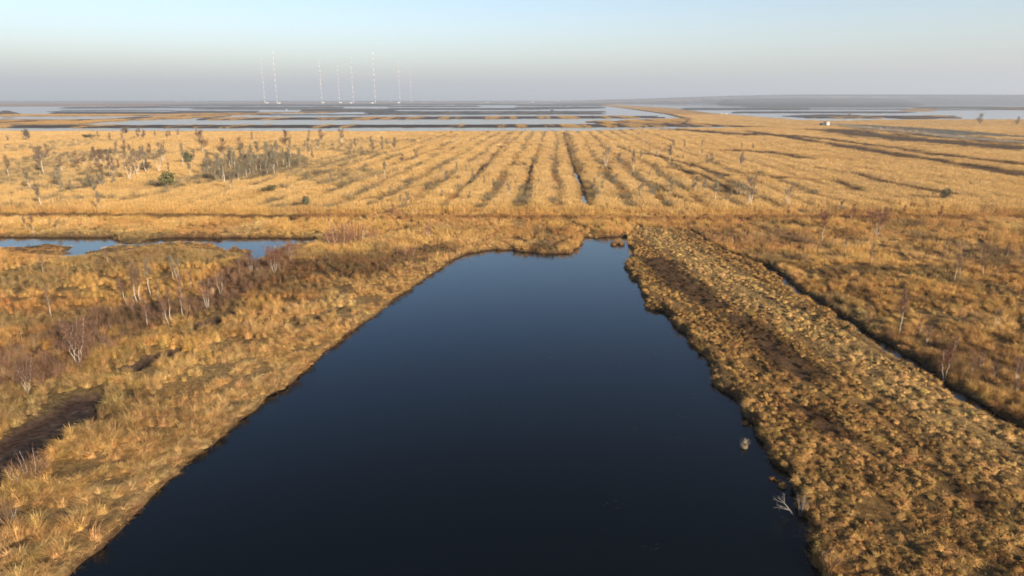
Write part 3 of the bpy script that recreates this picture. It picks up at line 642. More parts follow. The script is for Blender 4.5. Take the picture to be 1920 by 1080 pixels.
GF = 'birches scattered over the middle field'; GL = 'birches in the left meadow'; GRt = 'birches right of the ditch'
TREES = [
 (17,335,41,'slim','slim pale birch nearest the left edge of the middle field',BROWN_T,GF), (83,330,52,'slim2','tall thin birch with upright pale stem left of the dense birch stand',GREY_T,GF),
 (60,359,40,'lean','leaning white birch with grey crown near the left edge',GREY_T,GF), (82,394,44,'lean','leaning white birch just above the dark track on the left',GREY_T,GF),
 (113,352,36,'full','small birch with dark olive crown right of a leaning birch',OLIVE_T,GF), (143,319,30,'full','stout birch with dense brown crown in the left middle field',BROWN_T,GF),
 (207,336,46,'slim2','tall bright birch, left one of a close pair',GREY_T,GF), (216,340,42,'slim','thinner birch, right one of a close pair',GREY_T,GF), (244,342,50,'twin','forked white birch left of the V-shaped pair',GREY_T,GF),
 (258,330,44,'twin','birch with two white stems forming a narrow V',GREY_T,GF), (273,325,46,'slim2','bent white birch beside a dark olive bush',OLIVE_T,GF), (222,306,36,'slim','birch with round grey crown behind the forked birches',GREY_T,GF),
 (299,324,46,'twin','white birch standing above the round green pine bush',GREY_T,GF), (307,307,38,'triple','pale many-stemmed birch behind the green pine bush',GREY_T,GF), (189,350,26,'fan','low birch with pale stems splayed like a fan',OLIVE_T,GF),
 (187,398,40,'slim','thin birch on the far side of the dark track, left field',GREY_T,GF), (380,286,38,'full','tall broad-crowned birch standing alone in the golden reeds',BROWN_T,GF),
 (344,312,40,'slim','slim birch left of the small dark green pine',GREY_T,GF), (366,309,26,'slim','short birch against the small dark green pine',GREY_T,GF), (420,296,34,'full','pointed brown birch behind the dense stand',BROWN_T,GF),
 (422,347,46,'slim2','birch with the brightest white trunk in front of the dense stand',OLIVE_T,GF), (433,360,34,'slim','thin birch standing before the dense stand',GREY_T,GF), (361,336,30,'lean','leaning pale birch at the left end of the dense stand',GREY_T,GF),
 (536,279,32,'full','pointed brown birch behind the right end of the dense stand',BROWN_T,GF), (474,272,22,'slim','small birch in the reeds behind the dense stand',BROWN_T,GF), (450,284,24,'full','small round-crowned birch behind the dense stand',BROWN_T,GF),
 (620,349,26,'slim','thin birch alone between the dense stand and the strips',GREY_T,GF), (641,270,28,'triple','broad brown birch near the far edge of the field',BROWN_T,GF), (601,267,22,'full','brown birch left of the broad one near the far edge',BROWN_T,GF),
 (581,266,20,'slim','slim olive birch near the far edge of the field',OLIVE_T,GF), (722,335,28,'slim2','white-trunked birch beside the left strips',GREY_T,GF), (853,272,17,'stub','short bright white birch stump in far reeds',BROWN_T,GF),
 (780,305,24,'triple','grey bushy birch among the left strips',GREY_T,GF), (696,279,16,'full','small olive birch near the far edge left of centre',OLIVE_T,GF), (755,306,16,'full','small brown birch left of a grey bushy one',BROWN_T,GF),
 (808,406,14,'stub','white-stemmed small birch by the track above the pond',RED_T,GF), (1255,309,34,'slim2','bright slender birch right of the water-filled drain',GREY_T,GF), (1187,324,40,'slim','tall faint birch between the drain and the bright birch',GREY_T,GF),
 (1136,314,40,'twin','twin-stemmed birch closest to the right side of the drain',GREY_T,GF), (1340,384,44,'slim2','white birch in front of a dark hollow, right of centre',OLIVE_T,GF), (1406,387,54,'triple','tall birch of three white stems in the right middle field',GREY_T,GF),
 (1305,363,28,'slim','short leaning birch left of the dark hollow',GREY_T,GF), (1201,372,28,'twin','pale twin birch low among the reeds right of centre',GREY_T,GF), (1129,366,24,'slim','grey birch just right of the lower drain water',OLIVE_T,GF),
 (1382,365,22,'slim','small birch left of the three-stemmed one',OLIVE_T,GF), (1162,310,22,'full','small grey-brown birch left of the faint tall one',GREY_T,GF), (1332,310,20,'full','round grey birch beyond the dark hollow',GREY_T,GF),
 (1282,284,20,'slim','small faint birch in the far right reeds',GREY_T,GF), (1316,282,17,'slim','tiny faint birch right of another in far reeds',GREY_T,GF), (1476,388,36,'twin','white V-stemmed birch above the track on the right',GREY_T,GF),
 (1577,401,24,'full','grey-brown bushy birch above the track on the right',GREY_T,GF), (1541,452,56,'slim2','slender white birch with reddish crown just below the track',RED_T,GRt), (1644,444,54,'fan','reddish birch with many pale splayed stems below the track',RED_T,GRt),
 (1584,474,34,'slim','thin birch between the reddish ones and the ditch',BROWN_T,GRt), (1685,629,84,'slim2','large lone birch with bright white stem closest to the ditch',PURPLE_T,GRt), (1790,526,54,'slim','slender birch, left of a leaning short one, right meadow',BROWN_T,GRt),
 (1801,518,36,'lean','short leaning birch beside a slender one, right meadow',BROWN_T,GRt), (1844,518,38,'lean','leaning birch in brown scrub near the right edge',BROWN_T,GRt), (1869,521,32,'slim','small pale birch right of the leaning one near the right edge',BROWN_T,GRt),
 (1888,485,30,'slim','small birch upper right meadow near the edge',BROWN_T,GRt), (1913,499,32,'slim','small birch cut close by the right edge',BROWN_T,GRt), (1633,499,44,'slim','faint thin birch in the middle of the right meadow',BROWN_T,GRt),
 (1774,474,30,'slim','faint small birch behind the slender pair',BROWN_T,GRt), (1771,706,66,'twin','reddish forked young birch on the edge of the ditch',RED_T,GRt), (1867,617,40,'twin','small forked birch on the slope right of the lone birch',BROWN_T,GRt),
 (1905,720,60,'triple','dark bushy birch near the right edge above the ditch',PURPLE_T,GRt),
 (257,573,80,'slim2','bright birch, left stem of the close pair in the left meadow',BROWN_T,GL), (264,575,74,'slim2','bright birch, right stem of the close pair in the left meadow',BROWN_T,GL), (282,556,66,'slim2','bright birch a little right of the close pair',OLIVE_T,GL),
 (240,576,52,'lean','birch leaning left at the foot of the close pair',PURPLE_T,GL), (322,611,66,'slim2','white birch at the edge of the purple scrub',PURPLE_T,GL), (318,613,48,'lean','leaning birch crossing the foot of another in purple scrub',PURPLE_T,GL),
 (343,599,56,'slim','thin birch in the middle of the purple scrub',PURPLE_T,GL), (390,586,60,'triple','birch clump at the top of a dark peat cut',PURPLE_T,GL), (415,560,52,'twin','thin twin birch in the purple scrub above the cuts',PURPLE_T,GL),
 (63,438,38,'slim2','white birch standing on the far bank of the narrow channel',BROWN_T,GL), (52,434,26,'lean','leaning white birch beside another on the channel bank',BROWN_T,GL), (108,431,20,'twin','low pale birch on the channel bank',BROWN_T,GL),
 (207,501,32,'lean','small leaning birch below the channel',BROWN_T,GL), (222,504,34,'slim','small upright birch below the channel',BROWN_T,GL), (325,526,46,'slim','thin birch with dark thicket behind it, left of a twin',OLIVE_T,GL),
 (333,527,42,'twin','twin birch with dark thicket behind it',OLIVE_T,GL), (83,521,40,'slim','faint thin birch in the golden grass near the left edge',BROWN_T,GL), (278,618,50,'slim','faint thin birch before the purple scrub',PURPLE_T,GL),
 (148,692,98,'fan','largest birch, many white stems splayed above purple scrub',PURPLE_T,GL), (53,741,66,'fan','splayed pale birch in the purple scrub close to the left edge',PURPLE_T,GL), (43,646,28,'stub','short broken white birch near the left edge',BROWN_T,GL),
 (515,518,56,'fan','reddish fan-shaped birch in front of the small blue inlet',RED_T,GL), (472,518,44,'triple','thin birch clump left of the fan-shaped one',PURPLE_T,GL), (490,438,14,'stub','tiny white birch stump on the far bank of the channel',BROWN_T,GL),
 (617,425,26,'slim','lone upright birch right of the channel end',BROWN_T,GL), (804,448,30,'triple','small reddish birch between pond and track',RED_T,GL), (737,403,18,'full','small reddish birch on the track left of centre',RED_T,GL),
 (1012,430,14,'twin','tiny birch with white stems spread like an A near the pond',RED_T,GL), (97,600,60,'slim','faint tall birch behind the splayed birch at left',BROWN_T,GL),
 (1590,229,17,'twin','bare twin tree by the far water, right of the white hut',GREY_T,'trees by the far right water'), (1837,237,22,'full','round bare tree by the far water on the right',GREY_T,'trees by the far right water'),
 (1907,237,16,'full','bare tree by the far water close to the right edge',GREY_T,'trees by the far right water'),
]
for t in TREES: place(*t[:6], group=t[6], wide=1.3 if t[3] in ('full', 'fan') else 1.0)
# the dense grey stand and other birches no one could tell apart
rs = random.Random(5)
def fill(poly_px, n, hr, label, group, tint, kinds=('slim', 'slim2', 'full', 'twin')):
    P = np.array(poly_px, float); k = 0
    while k < n:
        x = rs.uniform(P[:, 0].min(), P[:, 0].max()); y_ = rs.uniform(P[:, 1].min(), P[:, 1].max())
        if not inside(np.array([x]), np.array([y_]), P)[0]: continue
        place(x, y_, rs.uniform(*hr), rs.choice(kinds), label, tint, group); k += 1
fill([(385,346),(470,343),(560,322),(572,300),(530,296),(450,306),(385,318)], 56, (24, 38), 'grey-stemmed birch in the dense stand left of the strips', 'birches of the dense stand', OLIVE_T, ('slim', 'slim2', 'full'))
fill([(30,300),(200,285),(330,300),(330,335),(200,330),(60,320)], 26, (16, 28), 'small brown birch among the white-stemmed ones far left', 'small brown birches far left', BROWN_T, ('full', 'slim', 'triple'))
fill([(100,355),(230,345),(240,365),(120,372)], 8, (16, 26), 'low grey birch in the hollow before the forked birches', 'low grey birches before the forked ones', OLIVE_T, ('full', 'triple'))
fill([(0,262),(120,262),(240,254),(400,256),(400,262),(120,268),(0,270)], 14, (8, 16), 'small brown birch along the far edge of the reeds at left', 'brown birches along the far left edge', BROWN_T, ('full', 'triple'))
fill([(570,270),(700,265),(760,290),(700,300),(570,300)], 16, (12, 22), 'small grey-brown birch between the dense stand and the strips', 'birches before the strips', GREY_T, ('full', 'triple', 'slim'))
fill([(640,350),(960,320),(990,370),(700,395)], 14, (14, 24), 'faint low birch growing in a wet strip left of the drain', 'faint birches in the left strips', OLIVE_T, ('full', 'slim', 'triple'))
fill([(1110,330),(1270,330),(1420,375),(1200,385),(1110,375)], 18, (14, 26), 'faint low birch growing in a wet strip right of the drain', 'faint birches in the right strips', OLIVE_T, ('full', 'slim', 'triple'))
fill([(1150,270),(1420,280),(1420,330),(1180,300)], 12, (10, 20), 'faint small birch in the far right reeds beyond the drain', 'faint birches far right', GREY_T, ('full', 'slim', 'triple'))
fill([(1420,400),(1700,395),(1900,400),(1900,412),(1450,412)], 7, (14, 24), 'low reddish birch on the track at the right', 'low birches on the right track', RED_T, ('full', 'triple'))
fill([(200,600),(440,510),(560,480),(580,500),(430,580),(300,625),(100,700),(60,690)], 20, (26, 48), 'thin purple-twigged young birch in the scrub left of the pond', 'young birches in the purple scrub', PURPLE_T, ('slim', 'triple', 'full'))
fill([(1700,620),(1910,690),(1915,790),(1820,720),(1730,670)], 9, (26, 44), 'thin young birch in dark scrub beyond the ditch', 'young birches beyond the ditch', PURPLE_T, ('slim', 'triple'))

def needle_bush(seed, w_, h_, n=520):
    q = np.random.default_rng(seed); T = Geo(); L = Geo()
    T.tube([(0, 0, -.2), (.05, 0, h_ * .4), (0, .05, h_ * .8)], .09, .02); lobes = [(q.normal(0, .35, 3) * [w_, w_, 0] + [0, 0, h_ * q.uniform(.3, .75)], q.uniform(.35, .6) * w_) for _ in range(7)]
    for c_, r in lobes: T.tube([(0, 0, h_ * .15), c_], .04, .015, 4)
    for k in range(n):
        c_, r = lobes[q.integers(7)]; d = q.normal(0, 1, 3); d /= np.linalg.norm(d); p = c_ + d * r * q.uniform(.5, 1.1) * [1, 1, .8]
        e = q.normal(0, 1, 3); e /= np.linalg.norm(e); f = np.cross(d, e); f /= np.linalg.norm(f) + 1e-9; s = q.uniform(.10, .2)
        L.add([p - e * s, p + e * s, p + f * s * 1.3 + d * .1], [(0, 1, 2)], q.random())
    return T.mesh('trunk', M_DEAD), L.mesh('foliage', M_LEAF)
NB = [needle_bush(71, 1.6, 2.4), needle_bush(72, 1.8, 2.6)]
for k, (px, py, hpx, wd, lab, tint) in enumerate([(315,358,40,.8,'big round olive-green pine bush in the left middle field',(.12,.115,.05)), (357,309,26,.65,'small dark green pine behind the dense birches',(.09,.105,.05)), (576,391,26,.6,'upright grey-green bush on the reeds left of the strips',(.13,.13,.075)),
     (502,362,16,1.4,'low olive bush below the dense stand',(.12,.10,.04)), (1771,378,28,.75,'lone round grey-green bush in the right reeds',(.17,.14,.08)), (168,260,9,1.8,'low green bush at the far edge of the left reeds',(.07,.08,.03)), (277,322,20,.9,'dark olive bush behind a bent white birch',(.11,.11,.06)),
     (194,291,13,2.2,'wide low dark bush in the far left reeds',(.15,.115,.07)), (50,264,24,.5,'narrow dark pointed bush at the far left edge',(.14,.115,.07)), (235,252,13,.9,'small dark bush against the first basin',(.14,.10,.07))]):
    x, y_ = G(px, py, .6); z = ground_z(x, y_); s = hpx * depth(x, y_) / FPX / cp / 2.6
    o = tree_empty('pine_bush', x, y_, z, k * 1.3, label=lab, category='bush', group='evergreen bushes in the middle field'); o.scale = (s * wd, s * wd, s)
    for nm, me in zip(('trunk', 'foliage'), NB[k % 2]): c_ = bpy.data.objects.new(nm, me); col.objects.link(c_); c_.parent = o; c_.color = (*tint, 1)

def shrub_mesh(seed, n, h, w_, tw=.035):
    q = np.random.default_rng(seed); g = Geo(); S = Geo()
    for k in range(n):
        a = q.uniform(0, 6.28); s = w_ * math.sqrt(q.random()); b = np.array([math.cos(a) * s * .6, math.sin(a) * s * .6, -.1]); hh = h * q.uniform(.6, 1.05) * (1 - .35 * (s / w_) ** 2)
        e = np.array([math.cos(a) * s, math.sin(a) * s, hh]); m_ = (b + e) / 2 + q.normal(0, .06, 3) * h
        if k % 14 == 0: S.tube([b, m_, e], .022, .006, 4)
        g.ribbon([b, m_, e], tw, tw * .4, (math.cos(a * 3), math.sin(a * 3), 0), q.random())
        for _ in range(5):
            t = q.uniform(.35, 1); p0 = b + (e - b) * t; g.ribbon([p0, p0 + q.normal(0, .11, 3) * h + [0, 0, .12 * h]], tw * .8, tw * .3, (math.sin(a), math.cos(a), 0), q.random())
    return S.mesh('stem', M_BARK), g.mesh('twigs', M_CROWN)
SH = [shrub_mesh(81, 70, 3, 2.0), shrub_mesh(82, 60, 3, 1.6)]
for k, (px, py, hpx, wd, lab, tint) in enumerate([(640,462,44,1.05,'big reddish birch bush, left half of the largest thicket',RED_T), (668,452,42,1.0,'reddish bush, right half of the largest thicket',RED_T), (625,460,30,.8,'small reddish bush at the left foot of the largest thicket',RED_T), (700,450,22,1.0,'low reddish bush trailing right of the largest thicket',RED_T),
     (762,482,26,1.1,'reddish bush midway between the thicket and the pond head',RED_T), (742,474,18,1.0,'low brown bush just right of the pale bushes',BROWN_T), (804,446,22,.6,'narrow reddish bush near the pond head',RED_T), (1640,412,26,1.1,'dark red bush standing on the track at the right',RED_T), (1545,414,20,.9,'small dark red bush on the track at the right',RED_T), (1800,470,20,1.4,'dark brown bush in the upper right meadow',BROWN_T),
     (740,404,16,1.6,'reddish bush on the track left of the pond head',RED_T), (1556,1062,44,.8,'purple twiggy bush at the waterline bottom right',PURPLE_T), (60,905,60,.9,'reddish twiggy bush in front of the peat pit',PURPLE_T), (15,985,50,.8,'brown twiggy bush at the lower left edge',BROWN_T)]):
    x, y_ = G(px, py, .6); z = ground_z(x, y_); s = hpx * depth(x, y_) / FPX / cp / 3
    o = tree_empty('birch_bush', x, y_, z, k * 2.1, label=lab, category='bush', group='bare bushes around the pond'); o.scale = (s * wd, s * wd, s)
    for nm, me in zip(('stem', 'twigs'), SH[k % 2]): c_ = bpy.data.objects.new(nm, me); col.objects.link(c_); c_.parent = o; c_.color = (*tint, 1)

# ------------------------------------------------------------------ things standing in the water
def water_tuft(px, py, r, n, h, label, lump=True, group=None, tint=(.42, .25, .10)):
    x, y_ = G(px, py, 0); q = np.random.default_rng(int(px)); g = Geo(); B = Geo()
    nu, nv = 14, 5; V = [(0, 0, r * .75)]
    for i_ in range(1, nv + 1):
        for j in range(nu):
            a = 2 * math.pi * j / nu; rr = r * i_ / nv * (1 + q.normal(0, .07)); V.append((math.cos(a) * rr, math.sin(a) * rr, r * .75 * (1 - (i_ / nv) ** 3) - .1 * (i_ == nv) + q.normal(0, .03)))
    F_ = [(0, 1 + j, 1 + (j + 1) % nu) for j in range(nu)]
    for i_ in range(nv - 1):
        for j in range(nu): a, b = 1 + i_ * nu + j, 1 + i_ * nu + (j + 1) % nu; F_ += [(a, a + nu, b + nu), (a, b + nu, b)]
    B.add(V, F_, q.uniform(.1, .6, len(V)))
    for k in range(n):
        a = q.uniform(0, 6.28); rr = r * q.uniform(0, .9); hh = h * q.uniform(.5, 1.1); s = q.uniform(.05, .5) * h; t = np.linspace(0, 1, 4)
        P = np.array([math.cos(a) * rr, math.sin(a) * rr, r * .4]) + np.stack([math.cos(a) * s * t ** 1.5, math.sin(a) * s * t ** 1.5, hh * (t - .35 * t * t)], -1)
        g.ribbon(P, .03, .012, (-math.sin(a + 1), math.cos(a + 1), 0), q.random())
    o = tree_empty('grass_tussock', x, y_, 0, 0, label=label, category='tussock', group=group)
    b = link('root_mound', B.mesh('root_mound', M_CROWN), o); gg = link('blades', g.mesh('blades', M_CROWN), o)
    b.color = (tint[0] * .75, tint[1] * .7, tint[2] * .6, 1); gg.color = (*tint, 1)
TG = 'tussocks standing in the pond'
water_tuft(1395, 838, .42, 70, .85, 'spiky grey grass tussock alone in the water by the right shore', True, TG, (.30, .25, .19))
water_tuft(1467, 912, .40, 60, .28, 'round golden tussock in the water, largest of three small ones', True, TG)
water_tuft(1448, 898, .28, 50, .22, 'small reddish tussock left of the round golden one', True, TG, (.36, .19, .09))
water_tuft(1458, 902, .24, 40, .2, 'small reddish tussock touching the round golden one', True, TG, (.36, .19, .09))
water_tuft(1397, 795, .30, 50, .3, 'little orange tussock just off the right shore', True, TG, (.42, .21, .09))
water_tuft(1150, 459, .75, 60, .5, 'dark low tussock, left one at the pond head', True, TG, (.20, .11, .06))
water_tuft(1158, 457, .8, 90, 1.6, 'tall reedy tussock in the middle of the islet at the pond head', True, TG, (.40, .25, .12))
water_tuft(1166, 459, .7, 70, 1.0, 'reedy tussock, right one at the pond head', True, TG, (.36, .22, .11))
def debris(seed):
    q = np.random.default_rng(seed); g = Geo()
    for k in range(4): a = q.uniform(0, 6.28); p = q.normal(0, .22, 3) * [1, 1, 0]; e = p + np.array([math.cos(a), math.sin(a), .02]) * q.uniform(.08, .3); g.ribbon([p, e], .05, .02, (-math.sin(a), math.cos(a), 0), q.random())
    return proto('debris_bit', g, M_GRASS)
dx, dy = cloud(40, 185, 1.6, 777); q = np.random.default_rng(778); dd_ = sdf(dx, dy, POND); k_ = (dd_ < -.6) & (q.random(len(dx)) < .05 + .10 * ss(60, 140, dy) + .25 * ss(-3, -.6, dd_)) & (fbm(dx / 9, dy / 9, 171) > .42); n = k_.sum()
scatter_object('floating_debris', np.stack([dx[k_], dy[k_], np.full(n, .012)], -1), np.stack([np.zeros(n), np.zeros(n), q.uniform(0, 6.28, n)], -1), np.ones((n, 3)) * q.uniform(.6, 1.5, (n, 1)), np.array([[.035, .03, .026]]) * q.uniform(.5, 2.2, (n, 1)), [debris(180 + k) for k in range(4)], M_GRASS)
# dead branch and willow shoots rising from the water
x, y_ = G(1490, 966, 0); g = Geo(); q = np.random.default_rng(4)
main = np.array([(0, 0, -.15), (-.35, .1, .35), (-.8, .2, .9), (-1.0, .25, 1.5)]); g.tube(main, .05, .022, 6)
for (s0, e) in ((1, (-1.3, .1, .75)), (2, (-1.7, .3, 1.35)), (2, (-.95, .1, 1.75)), (1, (-1.5, .5, .4)), (2, (-1.5, -.2, 1.6))):
    m_ = (main[s0] + e) / 2 + q.normal(0, .05, 3); g.tube([main[s0], m_, e], .028, .008, 4)
    for _ in range(5): p0 = m_ + (np.array(e) - m_) * q.random(); g.tube([p0, p0 + q.normal(0, .16, 3) + [-.1, 0, .15]], .009, .004, 3)
o = link('dead_branch', g.mesh('dead_branch', M_DEAD), None, (x, y_, 0), label='grey forked dead branch sticking out of the dark water at lower right', category='branch')
x, y_ = G(1497, 966, 0); g = Geo()
for k in range(11):
    a = q.uniform(-.5, .8); hh = q.uniform(1.2, 2.0); g.tube([(q.normal(0, .06), q.normal(0, .06), -.1), (a * .35, q.normal(0, .1), hh * .5), (a * .8, q.normal(0, .25), hh)], .022, .006, 4)
link('willow_shoots', g.mesh('willow_shoots', M_DEAD), None, (x + .1, y_, 0), label='upright grey-brown willow shoots in the water beside the dead branch', category='shoots')

# ------------------------------------------------------------------ masts, huts, turbines
def lattice_mast(h=350, wid=4.6):
    """a guyed lattice mast in white and red bands; each band a mesh under the mast"""
    n = 19; W_, Rd = Geo(), Geo()
    for k in range(n):
        g = W_ if k % 2 == 0 else Rd; z0, z1 = h * k / n, h * (k + 1) / n; c_ = [(wid / 2 * math.cos(a), wid / 2 * math.sin(a)) for a in (R(90), R(210), R(330))]
        for cx, cy in c_: g.tube([(cx, cy, z0), (cx, cy, z1)], (1.0 if k % 2 == 0 else .35), (1.0 if k % 2 == 0 else .35), 5)
        m_ = 3
        for j in range(m_):
            a0 = z0 + (z1 - z0) * j / m_; a1 = z0 + (z1 - z0) * (j + 1) / m_
            for u in range(3):
                p, r_ = c_[u], c_[(u + 1) % 3]; g.tube([(p[0], p[1], a0), (r_[0], r_[1], a1)], (.55 if k % 2 == 0 else .25), (.55 if k % 2 == 0 else .25), 4); g.tube([(p[0], p[1], a1), (r_[0], r_[1], a1)], .4, .4, 4)
    gy = Geo()
    for a in (R(90), R(210), R(330)):
        for f, rr in ((.35, 120), (.68, 220), (.98, 240)): gy.tube([(0, 0, h * f), (math.cos(a) * rr, math.sin(a) * rr, 0)], .05, .05, 3)
    return W_.mesh('white_bands', M_WHITE), Rd.mesh('red_bands', M_RED), gy.mesh('guy_wires', M_DEAD)
MM = lattice_mast()
def hut_mesh(w_, d_, h_, rh):
    B = Geo(); B.box((0, 0, h_ / 2), (w_, d_, h_)); Rf = Geo(); e = .12 * d_
    V = [(-w_ / 2 - e, -d_ / 2 - e, h_), (w_ / 2 + e, -d_ / 2 - e, h_), (w_ / 2 + e, d_ / 2 + e, h_), (-w_ / 2 - e, d_ / 2 + e, h_), (-w_ / 2 - e, 0, h_ + rh), (w_ / 2 + e, 0, h_ + rh)]
    Rf.add(V, [(0, 1, 5), (0, 5, 4), (2, 3, 4), (2, 4, 5), (0, 4, 3), (1, 2, 5), (0, 3, 2), (0, 2, 1)], .5); return B.mesh('walls', M_WHITE), Rf.mesh('roof', M_ROOF)
HM = hut_mesh(26, 16, 6, 2.5)
def mast_at(px, py): d = {0: 0}; return G(px, py, 0)
desc = ['leftmost of the masts', 'tallest mast, second from the left', 'third mast from the left', 'short faint mast, fourth from the left', 'fifth mast from the left', 'tall mast, third from the right', 'second mast from the right', 'faint rightmost mast']
for k, (bx, by, ty, hx) in enumerate([(497,193.3,115,503),(520,193.8,105,525),(604,193.2,121,607),(637,193.0,129,640),(663,193.2,114,659),(704,193.4,106,699),(750,193.0,123,748),(771,192.2,129,None)]):
    x, y_ = G(bx, by, 0)
    s = (by - ty) * depth(x, y_, 0) / FPX / 350 / cp
    o = tree_empty('radio_mast', x, y_, .3, 0, label='red and white guyed radio mast, ' + desc[k], category='mast', group='radio masts on the horizon'); o.scale = (1, 1, s)
    for nm, me in zip(('white_band', 'red_band', 'guy_wires'), MM): c_ = bpy.data.objects.new(nm, me); col.objects.link(c_); c_.parent = o
    if hx:
        hx_, hy_ = G(hx, by + .3, 0); o = tree_empty('mast_building', hx_, hy_ - 30, .3, 0, label='low white building at the foot of the ' + desc[k].replace('leftmost of the masts', 'leftmost mast'), category='building', group='white buildings at the mast feet')
        for nm, me in zip(('walls', 'roof'), HM): c_ = bpy.data.objects.new(nm, me); col.objects.link(c_); c_.parent = o
def turbine():
    T = Geo(); T.tube([(0, 0, 0), (0, 0, 50), (0, 0, 100)], 3.2, 1.8, 10); N_ = Geo(); N_.box((0, 2, 101.5), (4, 11, 4.4)); N_.tube([(0, -3.5, 101.5), (0, -6, 101.5)], 2.0, .8, 8)
    B = Geo(); n = 6; V = []
    for i_ in range(n):
        t = i_ / (n - 1); w_ = (2.2, 4.2, 3.4, 2.6, 1.8, .6)[i_]; V += [(-w_ * .35, -.25, t * 45), (w_ * .65, .15, t * 45)]
    V2 = [(a, b + .8 * (1 - c_ / 46), c_) for a, b, c_ in V]; F_ = []
    for i_ in range(n - 1): a = 2 * i_; F_ += [(a, a + 1, a + 3), (a, a + 3, a + 2), (a + 12, a + 15, a + 13), (a + 12, a + 14, a + 15), (a, a + 2, a + 14), (a, a + 14, a + 12), (a + 1, a + 13, a + 15), (a + 1, a + 15, a + 3)]
    B.add(V + V2, F_, .5); return T.mesh('tower', M_WHITE), N_.mesh('nacelle', M_WHITE), B.mesh('blade', M_WHITE)
TM = turbine()
for k, (px, tipy, dist_, lab) in enumerate([(428,178,14000,'left one of three close together'),(443,177,13500,'middle one of three close together'),(453,178,14500,'right one of three close together'),(1362,169,13000,'left one above the right-hand forest'),(1420,169,13000,'right one above the right-hand forest')]):
    u = (px - 960) / FPX; y_ = dist_; x = u * (y_ * cp + H_CAM * sp)
    zr = 0 if px < 1000 else 30
    o = tree_empty('wind_turbine', x, y_, zr, R(20), label='tiny white wind turbine on the horizon, ' + lab, category='wind turbine', group='wind turbines on the horizon')
    for nm, me in (('tower', TM[0]), ('nacelle', TM[1])): c_ = bpy.data.objects.new(nm, me); col.objects.link(c_); c_.parent = o
    for j in range(3):
        c_ = bpy.data.objects.new('blade', TM[2]); col.objects.link(c_); c_.parent = o; c_.location = (0, -5, 101.5); c_.rotation_euler = (0, R(120 * j + 25 * k), 0)
# white hut
x, y_ = G(1550, 236, .5); hz = ground_z(x, y_)
o = tree_empty('white_hut', x, y_, hz, R(-28), label='small white hut with pale roof by the path on the right, before the water', category='hut')
B = Geo(); B.box((0, 0, 1.4), (5.2, 4.6, 2.8)); link('walls', B.mesh('walls', M_WHITE), o)
B = Geo(); B.add([(-3, -2.8, 2.7), (3, -2.8, 2.7), (3, 2.8, 2.7), (-3, 2.8, 2.7), (-2.6, 0, 4.6), (2.6, 0, 4.6), (-3, -2.8, 2.9), (3, -2.8, 2.9)], [(0, 1, 5), (0, 5, 4), (2, 3, 4), (2, 4, 5), (0, 4, 3), (1, 2, 5), (0, 3, 2), (0, 2, 1)], .5); link('roof', B.mesh('roof', M_ROOF), o)
B = Geo(); B.box((-.9, -2.33, 1.3), (1.5, .1, 2.1)); link('door', B.mesh('door', M_DARK), o); B = Geo(); B.box((1.5, -2.33, 1.7), (.9, .08, .8)); link('window', B.mesh('window', M_DARK), o)
x2, y2 = G(1541, 236, .5); B = Geo(); B.box((0, 0, 1.1), (4.0, 3.4, 2.2)); B.add([(-2.2, -1.9, 2.15), (2.2, -1.9, 2.15), (2.2, 1.9, 2.6), (-2.2, 1.9, 2.6), (-2.2, -1.9, 2.35), (2.2, -1.9, 2.35), (2.2, 1.9, 2.8), (-2.2, 1.9, 2.8)], [(4, 5, 6), (4, 6, 7), (0, 1, 5), (0, 5, 4), (1, 2, 6), (1, 6, 5), (2, 3, 7), (2, 7, 6), (3, 0, 4), (3, 4, 7)], .5)
link('dark_shed', B.mesh('dark_shed', M_DARK), None, (x2, y2, hz), label='low dark shed adjoining the left side of the white hut', category='shed')
for (px, py, s, lab) in ((1352, 214, .2, 'tiny white hut on the causeway, left one of two'), (1361, 214, .18, 'tiny white hut on the causeway, right one of two'), (537, 205.5, .17, 'pale low shed amid the far peat fields left of the masts'), (914, 192.6, .9, 'white barn on the horizon, right of the masts'), (998, 192.3, 1.0, 'white barn on the horizon, the one farthest right')):
    x, y_ = G(px, py, .3); o = tree_empty('distant_hut', x, y_, .2, R(10), label=lab, category='building'); o.scale = (s, s, s)
    for nm, me in zip(('walls', 'roof'), HM): c_ = bpy.data.objects.new(nm, me); col.objects.link(c_); c_.parent = o
# peat heap far left
def mound(px, py, wpx, hpx, label, m):
    x, y_ = G(px, py, 0); k = depth(x, y_) / FPX; w_, h_ = wpx * k / 2, hpx * k; g = Geo(); q = np.random.default_rng(int(px) + 9); V = [(0, 0, h_)]; nu, nv = 24, 7
    for i_ in range(1, nv + 1):
        for j in range(nu): a = 2 * math.pi * j / nu; t = i_ / nv; V.append((math.cos(a) * w_ * t, math.sin(a) * w_ * .6 * t, h_ * (1 - t ** 1.3) * (1 + q.normal(0, .06)) - (i_ == nv) * .5))
    F_ = [(0, 1 + j, 1 + (j + 1) % nu) for j in range(nu)]
    for i_ in range(nv - 1):
        for j in range(nu): a, b = 1 + i_ * nu + j, 1 + i_ * nu + (j + 1) % nu; F_ += [(a, a + nu, b + nu), (a, b + nu, b)]
    g.add(V, F_, .5); link('peat_heap', g.mesh('peat_heap', m), None, (x, y_, 0), label=label, category='heap')
mound(12, 214, 54, 6.5, 'dark peat heap in the water at the far left', M_PEATM); mound(1035, 209.5, 10, 4, 'small dark hump on the dike beyond the basins', M_PEATM)

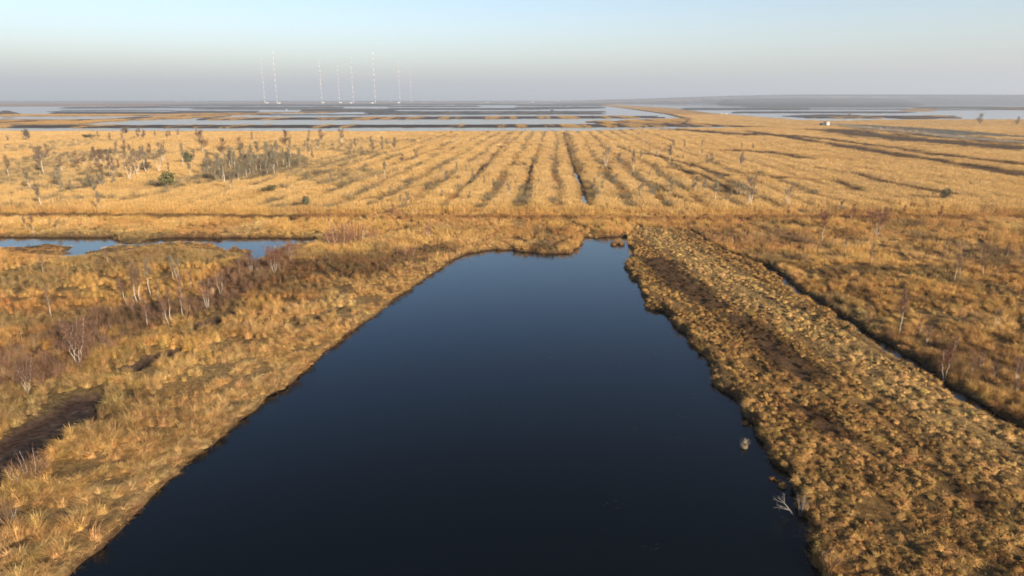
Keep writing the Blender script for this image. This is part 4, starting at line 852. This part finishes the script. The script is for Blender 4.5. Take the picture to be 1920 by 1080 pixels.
# ------------------------------------------------------------------ far woods
def crown_blob(seed):
    q = np.random.default_rng(seed); g = Geo(); nu, nv = 9, 6; V = []
    for i_ in range(nv + 1):
        for j in range(nu):
            a = 2 * math.pi * j / nu; t = i_ / nv; r = 6 * math.sin(math.pi * min(t * .9 + .08, 1)) * q.uniform(.6, 1.3); V.append((math.cos(a) * r, math.sin(a) * r, 15 * t * q.uniform(.93, 1.05)))
    F_ = []
    for i_ in range(nv):
        for j in range(nu): a, b = i_ * nu + j, i_ * nu + (j + 1) % nu; F_ += [(a, b, b + nu), (a, b + nu, a + nu)]
    g.add(V, F_, q.random(len(V))); return proto('wood_crown', g, M_GRASS)
CB = [crown_blob(90 + k) for k in range(4)]
pts = []; q = np.random.default_rng(12)
def wood(x0, x1, d0, d1, n, dd):
    for k in range(n):
        u = q.uniform(x0, x1); D = d0 + (d1 - d0) * (u - x0) / (x1 - x0) + q.uniform(0, dd); X_ = (u - 960) / FPX * D * cp
        if fbm(np.array([X_ / 300]), np.array([D / 900]), 77)[0] > .33: pts.append((X_, D))
wood(-300, 700, 8200, 9500, 1700, 1500); wood(700, 1300, 9500, 9000, 900, 1500); wood(1120, 2150, 9000, 6200, 4200, 1200)
pts = np.array(pts); zz = fields(pts[:, 0], pts[:, 1])[0]; n = len(pts); s = q.uniform(.7, 1.3, n)
scatter_object('distant_wood', np.column_stack([pts, np.maximum(zz, 0) - .5]), np.stack([s * 0, s * 0, q.uniform(0, 6.28, n)], -1), np.stack([s * 1.6, s * 1.6, s], -1), np.array([.045, .04, .035]) * q.uniform(.7, 1.4, (n, 1)), CB, M_GRASS)

# ------------------------------------------------------------------ the air
g = Geo(); g.box((0, 21000, 228), (88000, 50000, 462)); me = g.mesh('haze', M_DARK); me.materials.clear()
hm = bpy.data.materials.new('haze_air'); hm.use_nodes = True; nn = hm.node_tree.nodes; nn.remove(nn['Principled BSDF'])
pv = nn.new('ShaderNodeVolumePrincipled'); pv.inputs['Color'].default_value = (.74, .85, 1.0, 1); pv.inputs['Density'].default_value = 1.35e-4; pv.inputs['Anisotropy'].default_value = .1
hm.node_tree.links.new(pv.outputs[0], nn['Material Output'].inputs['Volume']); me.materials.append(hm)
link('haze', me, kind='stuff')
